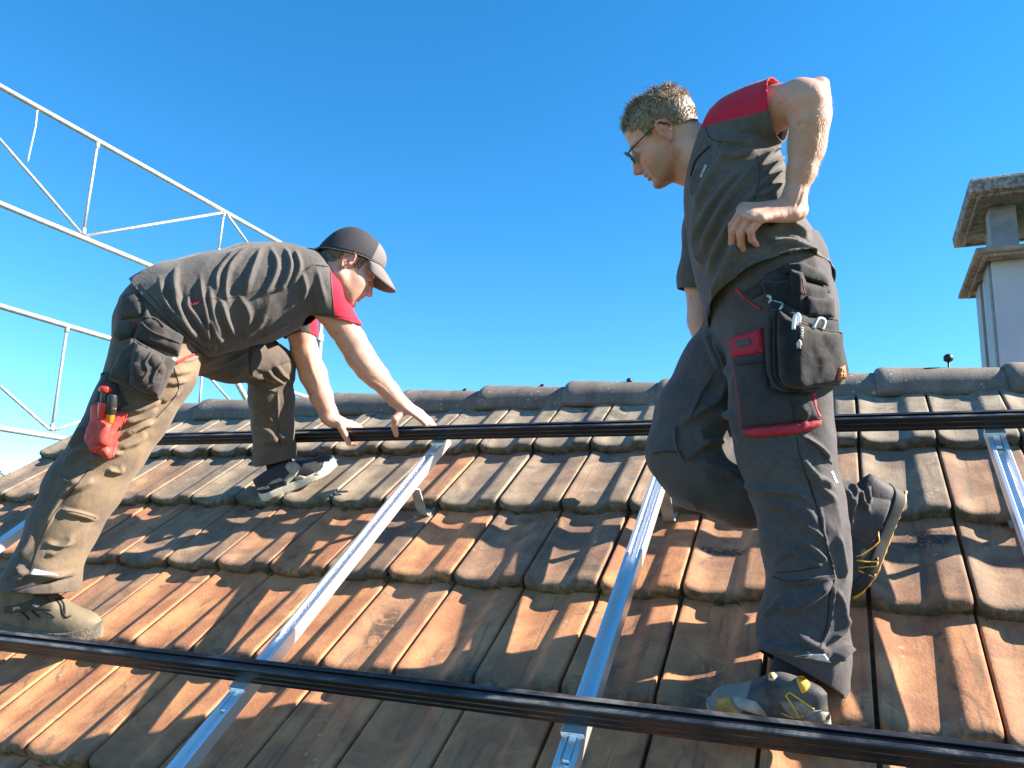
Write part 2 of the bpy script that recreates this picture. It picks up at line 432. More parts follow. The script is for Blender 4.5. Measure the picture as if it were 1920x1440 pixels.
black_rail(1.081, -3.30, 2.4, 'broad dusty black rail across the foreground, in front of the boots')

# ---- chimney
def chimney():
    yf = 4.0
    c0 = hit_plane(1868, 600, 1, yf); cx = c0[0]; dp = .44; wd = .92
    zc = hit_plane(1858, 489, 1, yf)[2]
    root = thing('chimney', (cx, yf, .6), 'grey clad chimney with a concrete rain cap on pillars', 'chimney')
    m = MB(); m.box((cx, yf, .2), (wd, 0, 0), (0, dp, 0), (0, 0, zc - .2 - .0))
    bevel(m.make('shaft', M_CLAD, root, smooth=False), .006)
    m = MB()
    m.box((cx - .012, yf + .02, .2), (.011, 0, 0), (0, .14, 0), (0, 0, zc - .2)); m.box((cx - .012, yf + .29, .2), (.011, 0, 0), (0, .14, 0), (0, 0, zc - .2))
    m.make('cladding_trim', M_ZINC, root, smooth=False)
    def slab(x0, y0, x1, y1, z0, th, lip, name):
        m = MB(); ins = .012
        V = []
        for z, i in ((z0, .004), (z0 + th * .75, 0), (z0 + th, ins)):
            V += [(x0 + i, y0 + i, z), (x1 - i, y0 + i, z), (x1 - i, y1 - i, z), (x0 + i, y1 - i, z)]
        F = [(3, 2, 1, 0), (8, 9, 10, 11)] + [(a * 4 + k, a * 4 + (k + 1) % 4, a * 4 + 4 + (k + 1) % 4, a * 4 + 4 + k) for a in (0, 1) for k in range(4)]
        m.add(V, F)
        # drip groove ring under the edge
        g = .035
        for (a, b, c, d) in ((x0 + g, y0 + g, x1 - g, y0 + g + .018), (x0 + g, y1 - g - .018, x1 - g, y1 - g), (x0 + g, y0 + g + .02, x0 + g + .018, y1 - g - .02), (x1 - g - .018, y0 + g + .02, x1 - g, y1 - g - .02)):
            m.box((a, b, z0 - .012), (c - a, 0, 0), (0, d - b, 0), (0, 0, .014))
        return bevel(m.make(name, M_CONC, root, smooth=False), .006)
    A = hit_plane(1829, 468, 1, yf - .14); x0 = A[0]
    slab(x0, yf - .14, cx + wd + .13, yf + dp + .12, zc, A[2] - zc + .012, .02, 'collar_slab')
    zt = A[2] + .012
    B = hit_plane(1817, 338, 1, yf - .16)
    zcap = hit_plane(1822, 345, 1, yf - .16)[2] - .037
    slab(B[0], yf - .16, cx + wd + .15, yf + dp + .11, zcap, .070, .03, 'rain_cap')
    for (u, yy) in ((1882, yf + .03), (1876, yf + dp - .16)):
        p = hit_plane(u, 420, 1, yy)
        for k in (0, 1):
            px = p[0] - .055 + k * .60
            m = MB(); m.box((px, yy, zt), (.11, 0, 0), (0, .105, 0), (0, 0, zcap - zt))
            bevel(m.make('pillar', M_PILLAR, root, smooth=False), .006)
    m = MB(); m.box((cx + .2, yf + .19, zt), (.37, 0, 0), (0, .14, 0), (0, 0, (zcap - zt) * .55)); m.make('flue', M_DARKIN, root, smooth=False)
chimney()

# ---- scaffolding beyond the gable
def tubes(parent, name, segs, r, mat=M_GALV):
    for a, b in segs:
        m = MB(); m.tube([a, lerp(np.asarray(a), np.asarray(b), .5), b], r, 12); m.make(name, mat, parent)
XS = -6.0
def P(u, v): return hit_plane(u, v, 0, XS)
def on(a, b, u):                                   # point of the line a-b (pixels) at column u
    t = (u - a[0]) / (b[0] - a[0]); return P(u, a[1] + t * (b[1] - a[1]))
def girder(top, bot, posts, braces, label, u0, u1, rr=.024):
    root = thing('lattice_girder', on(*bot, 0), label, 'scaffold girder', 'scaffold girders beyond the gable')
    # both chords are kept straight and level in the plane of the scaffold
    ta, tb = on(*top, -260), on(*top, u0); ba, bb = on(*bot, -260), on(*bot, u1)
    tubes(root, 'chord', [(ta, tb), (ba, bb)], rr)
    tubes(root, 'post', [(P(*a), P(*b)) for a, b in posts], .012)
    tubes(root, 'brace', [(P(*a), P(*b)) for a, b in braces], .013)
    for a, b in posts:
        for p, q in ((P(*a), P(*b)), (P(*b), P(*a))):
            d = unit(q - p); MB().tube([p - d * .012, p + d * .012, p + d * .045, p + d * .055], [.021, .021, .019, .013], 10).make('welded_joint', M_GALV, root)
girder(((0, 162), (525, 455)), ((0, 382), (300, 506)), [((183, 268), (156, 438)), ((420, 398), (409, 475)), ((-40, 145), (-70, 345))],
       [((0, 262), (152, 437)), ((160, 442), (416, 399)), ((424, 400), (475, 470)), ((-70, 190), (0, 262))],
       'upper galvanised lattice girder, sloping across the sky at top left', 600, 420)
girder(((0, 574), (213, 637)), ((0, 803), (150, 827)), [((126, 612), (97, 806)), ((380, 688), (373, 768))],
       [((0, 724), (92, 805)), ((103, 806), (180, 780)), ((384, 697), (432, 752))],
       'lower galvanised lattice girder, passing behind the bending man\'s legs', 640, 300)
rt = thing('scaffold_pole', P(604, 760), 'thick galvanised scaffold upright seen behind the bending man\'s arms', 'scaffold pole')
tubes(rt, 'tube', [(P(602, 590), P(590, 900))], .028)
m = MB(); cpt = P(598, 632); m.box(cpt + np.array([-.04, -.05, -.05]), (.08, 0, 0), (0, .1, 0), (0, 0, .09)); bevel(m.make('coupler', M_GALV, rt, smooth=False), .01)
rt = thing('scaffold_strut', P(470, 760), 'thick slanting galvanised strut seen between the bending man\'s legs', 'scaffold pole')
tubes(rt, 'tube', [(P(432, 696), P(520, 850))], .030)
m = MB(); pa = P(70, 207); pb = P(52, 303)
m.tube([pa, lerp(pa, pb, .3) + np.array([0, .01, 0]), lerp(pa, pb, .92), pb + np.array([0, .0, -.0])], .006, 8)
tag(m.make('dangling_wire', plain('pale_wire', (.6, .6, .58), .6), origin=pa), 'thin pale wire hanging from the upper girder', 'wire')

# ---- distant trees beyond the gable
def tree(u, v, D, hgt, label):
    top = W(u, v, D); base = np.array([top[0], top[1], -9.0])
    root = thing('tree', base, label, 'tree', 'distant trees')
    H = top[2] + 9.0
    m = MB(); m.tube([base, base + (0, .1, H * .45), base + (.2, 0, H * .8)], [.28, .2, .07], 8)
    for k in range(9):
        a = RNG.uniform(0, 6.28); z = H * RNG.uniform(.4, .75); L = H * RNG.uniform(.14, .26)
        p0 = base + (0, 0, z); p1 = p0 + np.array([math.cos(a) * L, math.sin(a) * L, L * .7]); m.tube([p0, lerp(p0, p1, .5) + (0, 0, -.1), p1], [.09, .06, .02], 5)
    m.make('trunk', M_WOOD, root)
    n = 5200; d = RNG.normal(size=(n, 3)); d /= np.linalg.norm(d, axis=1)[:, None]; r = RNG.uniform(.25, 1, n) ** .6
    Pn = d * r[:, None]; keep = fbm(d * 2.2 + r[:, None] * 1.3, 2) > -.22; Pn = Pn[keep]
    cpt = base + np.array([0, 0, H * .70]); Pw = cpt + Pn * np.array([H * .27, H * .27, H * .30])
    q = RNG.normal(size=(len(Pw), 3)); q /= np.linalg.norm(q, axis=1)[:, None]; q2 = np.cross(q, RNG.normal(size=(len(Pw), 3))); q2 /= np.linalg.norm(q2, axis=1)[:, None]
    sz = RNG.uniform(.10, .22, len(Pw))[:, None]
    V = np.stack([Pw - q * sz, Pw - q2 * sz * .5, Pw + q * sz, Pw + q2 * sz * .5], 1).reshape(-1, 3)
    make('crown', V, np.arange(len(V)).reshape(-1, 4), M_LEAF, root, smooth=False)
t = NT('autumn_leaf'); f = t.noise(1.2, 3); t.set(Base_Color=t.mix(t.ramp(f, .3, .7), (.05, .07, .02), (.13, .10, .035)), Roughness=.7); M_LEAF = t.m
tree(6, 880, 46, 9, 'bushy far tree whose top shows left of the gable')
tree(-120, 890, 52, 9, 'far tree standing left of the bushy one, out past the gable')
# ================================================================== SDF modelling kit (people, clothes, shoes)
class Grid:
    def __init__(s, lo, hi, res):
        s.lo = np.asarray(lo, float); s.res = res; s.n = np.ceil((np.asarray(hi) - s.lo) / res).astype(int) + 1
        s.D = np.full(s.n, 9.0, np.float32)
    def _sub(s, lo, hi, m):
        a = np.clip(np.floor((np.asarray(lo) - m - s.lo) / s.res).astype(int), 0, s.n); b = np.clip(np.ceil((np.asarray(hi) + m - s.lo) / s.res).astype(int) + 1, 0, s.n)
        if np.any(b <= a): return None, None
        ax = [s.lo[i] + s.res * np.arange(a[i], b[i]) for i in range(3)]
        P = np.stack(np.meshgrid(*ax, indexing='ij'), -1)
        return (slice(a[0], b[0]), slice(a[1], b[1]), slice(a[2], b[2])), P
    def add(s, prim, k=.01, op='u'):
        f, lo, hi = prim
        sl, P = s._sub(lo, hi, k + 2.5 * s.res)
        if sl is None: return s
        d = f(P).astype(np.float32); A = s.D[sl]
        if op == 'u':
            h = np.clip(.5 + .5 * (A - d) / k, 0, 1); s.D[sl] = A * (1 - h) + d * h - k * h * (1 - h)
        else:                                        # smooth subtract
            d = -d; h = np.clip(.5 - .5 * (A - d) / k, 0, 1); s.D[sl] = A * (1 - h) + d * h + k * h * (1 - h)
        return s
    def mesh(s):
        D = s.D; I = D < 0; n = D.shape
        cnt = np.zeros([x - 1 for x in n], np.uint8)
        for dx in (0, 1):
            for dy in (0, 1):
                for dz in (0, 1): cnt += I[dx:n[0] - 1 + dx, dy:n[1] - 1 + dy, dz:n[2] - 1 + dz]
        act = (cnt > 0) & (cnt < 8); ijk = np.argwhere(act)
        ids = np.full(act.shape, -1, np.int32); ids[act] = np.arange(len(ijk))
        c = np.array([(x, y, z) for x in (0, 1) for y in (0, 1) for z in (0, 1)])
        val = np.stack([D[ijk[:, 0] + o[0], ijk[:, 1] + o[1], ijk[:, 2] + o[2]] for o in c], 1).astype(float)
        acc = np.zeros((len(ijk), 3)); num = np.zeros(len(ijk))
        for a in range(8):
            for b in range(a + 1, 8):
                if abs(c[a] - c[b]).sum() != 1: continue
                m = (val[:, a] < 0) != (val[:, b] < 0); t = val[:, a] / np.where(m, val[:, a] - val[:, b], 1)
                acc += np.where(m, 1, 0)[:, None] * (c[a] + (c[b] - c[a]) * t[:, None]); num += m
        V = s.lo + s.res * (ijk + acc / num[:, None])
        F = []
        for ax in range(3):
            sa = [slice(None)] * 3; sb = [slice(None)] * 3; sa[ax] = slice(0, -1); sb[ax] = slice(1, None)
            A = I[tuple(sa)]; B = I[tuple(sb)]; o1, o2 = [x for x in range(3) if x != ax]
            e = np.argwhere(A != B); e = e[(e[:, o1] > 0) & (e[:, o2] > 0) & (e[:, o1] < n[o1] - 1) & (e[:, o2] < n[o2] - 1)]
            q = []
            for d1, d2 in ((-1, -1), (0, -1), (0, 0), (-1, 0)):
                p = e.copy(); p[:, o1] += d1; p[:, o2] += d2; q.append(ids[p[:, 0], p[:, 1], p[:, 2]])
            q = np.stack(q, 1); ins = A[e[:, 0], e[:, 1], e[:, 2]]
            flip = ins if ax != 1 else ~ins
            q[~flip] = q[~flip][:, ::-1]; F.append(q)
        F = np.concatenate(F); F = F[(F >= 0).all(1)]
        a, b, c_, d = (V[F[:, i]] for i in range(4))
        if ((a * np.cross(b, c_)).sum() + (a * np.cross(c_, d)).sum()) < 0: F = F[:, ::-1]
        return V, np.ascontiguousarray(F)
def ell(c, r, R=None):
    c = np.asarray(c, float); r = np.asarray(r, float); R = np.eye(3) if R is None else np.asarray(R, float)   # rows of R: axes
    ext = np.sqrt(((R * r[:, None]) ** 2).sum(0))
    def f(P):
        q = (P - c) @ R.T; k0 = np.sqrt(((q / r) ** 2).sum(-1)); k1 = np.sqrt(((q / r ** 2) ** 2).sum(-1)) + 1e-9
        return k0 * (k0 - 1) / k1
    return f, c - ext, c + ext
def cap(a, b, ra, rb=None):
    a = np.asarray(a, float); b = np.asarray(b, float); rb = ra if rb is None else rb; ab = b - a; L2 = ab @ ab + 1e-12; R = max(ra, rb)
    def f(P):
        t = np.clip((P - a) @ ab / L2, 0, 1); return np.linalg.norm(P - a - t[..., None] * ab, axis=-1) - (ra + (rb - ra) * t)
    return f, np.minimum(a, b) - R, np.maximum(a, b) + R
def ecap(a, b, ra, rb, qa, qb, wdir):
    """tapered limb with half width r across and q along wdir"""
    a = np.asarray(a, float); b = np.asarray(b, float); ab = b - a; L2 = ab @ ab + 1e-12; wd = unit(wdir - ab * (wdir @ ab) / L2); R = max(ra, rb, qa, qb)
    def f(P):
        t = np.clip((P - a) @ ab / L2, 0, 1); o = P - a - t[..., None] * ab; cw = o @ wd; rest = np.sqrt(np.maximum((o * o).sum(-1) - cw * cw, 0))
        r = ra + (rb - ra) * t; q = qa + (qb - qa) * t; k0 = np.sqrt((rest / r) ** 2 + (cw / q) ** 2); k1 = np.sqrt((rest / r ** 2) ** 2 + (cw / q ** 2) ** 2) + 1e-9
        return k0 * (k0 - 1) / k1
    return f, np.minimum(a, b) - R, np.maximum(a, b) + R
def st(u, v, D, hw, q=None):
    r = hw * D / F_PX; return (W(u, v, D), r, r if q is None else q)
def chain(g, S, k=.02):
    for (a, ra, qa), (b, rb, qb) in zip(S[:-1], S[1:]):
        g.add(ecap(a, b, ra, rb, qa, qb, unit((a + b) / 2)), k)
def bounds(pts, m):
    p = np.array(pts); return p.min(0) - m, p.max(0) + m
def vnormals(V, F):
    N = np.zeros_like(V); n = np.cross(V[F[:, 2]] - V[F[:, 0]], V[F[:, 3]] - V[F[:, 1]])
    for i in range(4): np.add.at(N, F[:, i], n)
    return N / (np.linalg.norm(N, axis=1)[:, None] + 1e-12)
def smooth(V, F, it=1, lam=.5):
    for _ in range(it):
        S = np.zeros_like(V); c = np.zeros(len(V))
        for i in range(4):
            a, b = F[:, i], F[:, (i + 1) % 4]
            np.add.at(S, a, V[b]); np.add.at(c, a, 1); np.add.at(S, b, V[a]); np.add.at(c, b, 1)
        V = V + lam * (S / np.maximum(c, 1)[:, None] - V)
    return V
def segdist(UV, pts):
    """distance of UV to polyline and the 0..1 position along it"""
    pts = np.asarray(pts, float); L = np.linalg.norm(np.diff(pts, axis=0), axis=1); cum = np.concatenate([[0], np.cumsum(L)]); best = np.full(len(UV), 1e9); tt = np.zeros(len(UV))
    for i in range(len(pts) - 1):
        a, ab = pts[i], pts[i + 1] - pts[i]; t = np.clip(((UV - a) @ ab) / (ab @ ab + 1e-9), 0, 1); d = np.linalg.norm(UV - a - t[:, None] * ab, axis=1)
        m = d < best; best[m] = d[m]; tt[m] = (cum[i] + t[m] * L[i]) / cum[-1]
    return best, tt
def spline(pts, n=24):
    pts = np.asarray(pts, float)
    if len(pts) < 3: return np.array([lerp(pts[0], pts[-1], t) for t in np.linspace(0, 1, n)])
    P = np.concatenate([[2 * pts[0] - pts[1]], pts, [2 * pts[-1] - pts[-2]]]); out = []
    for i in range(len(pts) - 1):
        p0, p1, p2, p3 = P[i:i + 4]; m = max(2, n // (len(pts) - 1))
        for t in np.linspace(0, 1, m, endpoint=False): out.append(.5 * (2 * p1 + (p2 - p0) * t + (2 * p0 - 5 * p1 + 4 * p2 - p3) * t * t + (3 * p1 - p0 - 3 * p2 + p3) * t ** 3))
    return np.array(out + [pts[-1]])
def folds(V, F, strokes, gain=1.0):
    """cloth folds modelled as real ridges: (points, half width px, height mm)"""
    N = vnormals(V, F); UV = project(V); vis = sstep(.02, .3, -(N * (V / np.linalg.norm(V, axis=1)[:, None])).sum(1)); disp = np.zeros(len(V))
    for pts, hw, amp in strokes:
        pts = spline(pts); lo = pts.min(0) - 3 * hw; hi = pts.max(0) + 3 * hw
        m = np.where(((UV > lo) & (UV < hi)).all(1) & (vis > 0))[0]
        if not len(m): continue
        d, t = segdist(UV[m], pts); x = d / hw
        prof = (1 - .55 * x * x) * np.exp(-x * x * .8) if amp > 0 else np.exp(-x * x)
        prof = prof + (.35 * np.exp(-(x / .38) ** 2) if amp > 0 else 0)
        disp[m] += vis[m] * prof * (amp if amp > 0 else .45 * amp) * .001 * np.clip(np.sin(np.pi * np.clip(t, .03, .97)) * 1.7, 0, 1)
    return V + N * (disp * gain)[:, None]
def rumple(V, F, amp, freq, axis=None, stretch=.3, seed=0):
    """fine irregular creasing, drawn out along an axis"""
    N = vnormals(V, F); Q = V.copy()
    if axis is not None:
        a = unit(axis); Q = Q - np.outer(Q @ a, a) * (1 - stretch)
    Q = Q * freq + seed * 7.7; Q = Q + .35 * np.stack([noise(Q * .7 + 3), noise(Q * .7 + 9), noise(Q * .7 + 15)], -1)
    n = noise(Q); r = 1 - np.abs(n) * 2.2
    return V + N * (amp * (np.clip(r, -.6, 1) * .7 + .5 * noise(Q * .5 + 31)))[:, None]
def clip(V, F, p, n, c=None, rad=9., res=.005):
    """cut cloth open at a hem: drop what lies beyond the plane (p, n) near c"""
    n = unit(n); d = (V - p) @ n
    if c is not None: d = np.where(np.linalg.norm(V - c, axis=1) < rad, d, -1)
    V = V.copy(); sn = (d > -.25 * res) & (d < 1.3 * res); V[sn] -= np.outer(d[sn], n)
    return V, F[~(d[F] > 1.3 * res).any(1)]
def compact(V, F):
    used = np.unique(F); m = np.full(len(V), -1); m[used] = np.arange(len(used)); return V[used], m[F]
def largest(V, F, keep=1):
    lab = np.arange(len(V))
    while True:
        old = lab.copy(); mn = lab[F].min(1)
        for i in range(4): np.minimum.at(lab, F[:, i], mn)
        lab = lab[lab]
        if (lab == old).all(): break
    l, c = np.unique(lab[F[:, 0]], return_counts=True); good = l[np.argsort(-c)[:keep]]
    return compact(V, F[np.isin(lab[F[:, 0]], good)])
def three(a, b, c, toward):
    n = unit(np.cross(b - a, c - a)); return (a, n if n @ (toward - a) > 0 else -n)

# ---- surface-following pieces
def bvh_of(*objs):
    V = []; F = []; off = 0
    for o in objs:
        b = base_of(o); me = o.data; v = np.empty(len(me.vertices) * 3, np.float32); me.vertices.foreach_get('co', v); v = v.reshape(-1, 3) + b
        V += [Vector(x) for x in v.tolist()]
        F += [tuple(i + off for i in p.vertices) for p in me.polygons]; off += len(v)
    return BVHTree.FromPolygons(V, F)
def cast(bvh, u, v):
    d = ray(u, v); h = bvh.ray_cast(Vector((0, 0, 0)), Vector(unit(d)))
    if h[0] is None: return None, None
    n = np.array(h[1]); n = n if n @ d < 0 else -n
    return np.array(h[0]), n
def inside(UV, poly):
    x, y = UV[:, 0], UV[:, 1]; r = np.zeros(len(UV), bool); n = len(poly)
    for i in range(n):
        (x1, y1), (x2, y2) = poly[i], poly[(i + 1) % n]
        c = ((y1 > y) != (y2 > y)) & (x < (x2 - x1) * (y - y1) / (y2 - y1 + 1e-12) + x1); r ^= c
    return r
def patch(name, poly, bvh, mat, parent, t=.004, puff=0., step=4., edge=5., noise_a=0., back=None, smooth_poly=False, rim=.35, D=None, skirt=None):
    """a flat piece of cloth or leather sewn on: follows what lies under it, `t` thick, `puff` bulge in the middle"""
    poly = np.asarray(poly, float)
    if smooth_poly: poly = spline(np.concatenate([poly, poly[:1]]), 48)[:-1]
    B = []
    for a, b in zip(poly, np.roll(poly, -1, 0)):
        m = max(1, int(np.linalg.norm(b - a) / step)); B += [lerp(a, b, i / m) for i in range(m)]
    B = np.array(B); lo, hi = poly.min(0), poly.max(0)
    g = np.stack(np.meshgrid(np.arange(lo[0], hi[0], step), np.arange(lo[1], hi[1], step)), -1).reshape(-1, 2) + .37
    g = g[inside(g, poly)]; g = g[np.array([segdist(g[i:i + 1], np.concatenate([B, B[:1]]))[0][0] > step * .55 for i in range(len(g))], bool)] if len(g) else g
    P2 = np.concatenate([B, g]); nb = len(B)
    r = delaunay_2d_cdt([Vector(p) for p in P2], [], [list(range(nb))], 1, 1e-6)
    P2 = np.array([tuple(p) for p in r[0]]); tri = [tuple(f) for f in r[2]]
    dist, _ = segdist(P2, np.concatenate([B, B[:1]])); top = []; base = []
    hits = [cast(bvh, *p) if D is None else (W(p[0], p[1], D(*p) if callable(D) else D), -unit(ray(*p))) for p in P2]
    good = [h[0] for h in hits if h[0] is not None]
    if not good: return None
    dm = np.median([depth(p) for p in good])
    nrm = np.array([h[1] if h[0] is not None else -unit(ray(*p)) for h, p in zip(hits, P2)]); navg = unit(nrm.mean(0))
    pos = np.array([h[0] if h[0] is not None else W(p[0], p[1], dm) for h, p in zip(hits, P2)])
    n2 = np.array([unit(.35 * a + .65 * navg) for a in nrm])
    e = np.clip(dist / edge, 0, 1); prof = rim + (1 - rim) * np.sqrt(np.clip(1 - (1 - e) ** 2, 0, 1))
    far = np.clip(dist / (dist.max() + 1e-6), 0, 1); bul = puff * np.sqrt(np.clip(1 - (1 - far) ** 2, 0, 1))
    nz = noise_a * fbm(pos * 38, 2) if noise_a else 0
    top = pos + n2 * (t * prof + bul + nz * e)[:, None]; base = pos - n2 * (.003 if back is None else back)
    # boundary walls
    bi = [i for i in range(len(P2)) if dist[i] < 1e-3]
    edges = {}
    for f in tri:
        for a, b in ((f[0], f[1]), (f[1], f[2]), (f[2], f[0])): edges[(a, b)] = edges.get((a, b), 0) + 1
    n = len(P2); F = []
    fl = np.cross(top[tri[0][1]] - top[tri[0][0]], top[tri[0][2]] - top[tri[0][0]]) @ navg < 0
    for f in tri: F.append(f[::-1] if fl else f)
    for (a, b) in edges:
        if (b, a) not in edges: F.append((b, a, a + n, b + n) if not fl else (a, b, b + n, a + n))
    o = make(name, np.concatenate([top, base]), F, mat, parent)
    return o
def line(name, pts, bvh, r, mat, parent, lift=.3, step=3., curve=True):
    """piping, a seam or a printed stripe laid along the surface"""
    pts = spline(pts, max(8, int(sum(np.hypot(*(np.array(b) - a)) for a, b in zip(pts[:-1], pts[1:])) / step))) if curve else np.array(pts, float)
    runs = [[]]
    for p in pts:
        h, n = cast(bvh, *p)
        if h is None or (runs[-1] and np.linalg.norm(h - runs[-1][-1]) > .05):
            if runs[-1]: runs.append([])
            if h is None: continue
        runs[-1].append(h + n * r * lift)
    m = MB()
    for q in runs:
        if len(q) >= 3: m.tube(np.array(q), r, 6)
    return m.make(name, mat, parent) if m.n else None
def lettering(name, text, at, along, size, bvh, mat, parent, lift=.0012, shear=0.):
    cu = bpy.data.curves.new('t', 'FONT'); cu.body = text; cu.shear = shear; ob = bpy.data.objects.new('t', cu); C.objects.link(ob)
    dg = bpy.context.evaluated_depsgraph_get(); me = bpy.data.meshes.new_from_object(ob.evaluated_get(dg)); bpy.data.objects.remove(ob)
    X = np.array([v.co[:2] for v in me.vertices]); F = [tuple(p.vertices) for p in me.polygons]; ax = unit(along); ay = np.array([ax[1], -ax[0]])
    V = []; last = None
    for x in X:
        p = np.asarray(at) + size * (x[0] * ax + x[1] * ay); h, n = cast(bvh, *p)
        if h is None or (last is not None and abs(depth(h) - depth(last)) > .04): h, n = (W(p[0], p[1], depth(last) if last is not None else 2.), -unit(ray(*p)))
        last = h; V.append(h + n * lift)
    return make(name, V, F, mat, parent, smooth=False)

# ---- hands: palm, four unequal fingers and a thumb
def hand(g, wrist, fdir, ndir, thumb, curls, s=1.0, spread=.06, thumb_side=1, tcurl=None, plen=.092):
    """fdir: to the knuckles, ndir: out of the back of the hand, thumb: list of joint points (world)"""
    f = unit(fdir); n = unit(ndir - f * (ndir @ f)); l = np.cross(n, f) * thumb_side       # l points to the thumb side
    K = lambda a, b, c: wrist + s * (a * f + b * l + c * n)
    g.add(ecap(K(-.02, 0, 0), K(.03, .002, .0), .024 * s, .033 * s, .019 * s, .017 * s, n), .02)
    g.add(ecap(K(.025, .004, 0), K(plen - .012, .002, .002), .034 * s, .040 * s, .017 * s, .013 * s, n), .014)
    base = [(.029, plen), (.0100, plen + .005), (-.0095, plen), (-.0275, plen - .012)]
    seg = [(.043, .026, .021), (.047, .030, .022), (.044, .028, .021), (.034, .021, .019)]; rad = [.0101, .0104, .0100, .0090]; tips = []
    for i in range(4):
        p = K(base[i][1], base[i][0], .002); ang = 0; d0 = unit(f + l * base[i][0] * spread / .03)
        g.add(cap(K(base[i][1] - .03, base[i][0] * .8, .004), p, .0085 * s, rad[i] * 1.12 * s), .008)
        for j in range(3):
            ang += curls[i][j]; d = math.cos(ang) * d0 - math.sin(ang) * n; q = p + d * seg[i][j] * s
            r0 = rad[i] * s * (1, .94, .88)[j]; r1 = rad[i] * s * (.93, .87, .72)[j]
            g.add(cap(p, q, r0, r1), .0028 if j == 0 else .0022); p = q
        tips.append((p, d, n))
    T = [np.asarray(t, float) for t in thumb]; rr = [.0175, .0132, .0118, .0095]
    for j in range(len(T) - 1): g.add(cap(T[j], T[j + 1], rr[j] * s, rr[j + 1] * s), .012 if j == 0 else .003)
    return tips

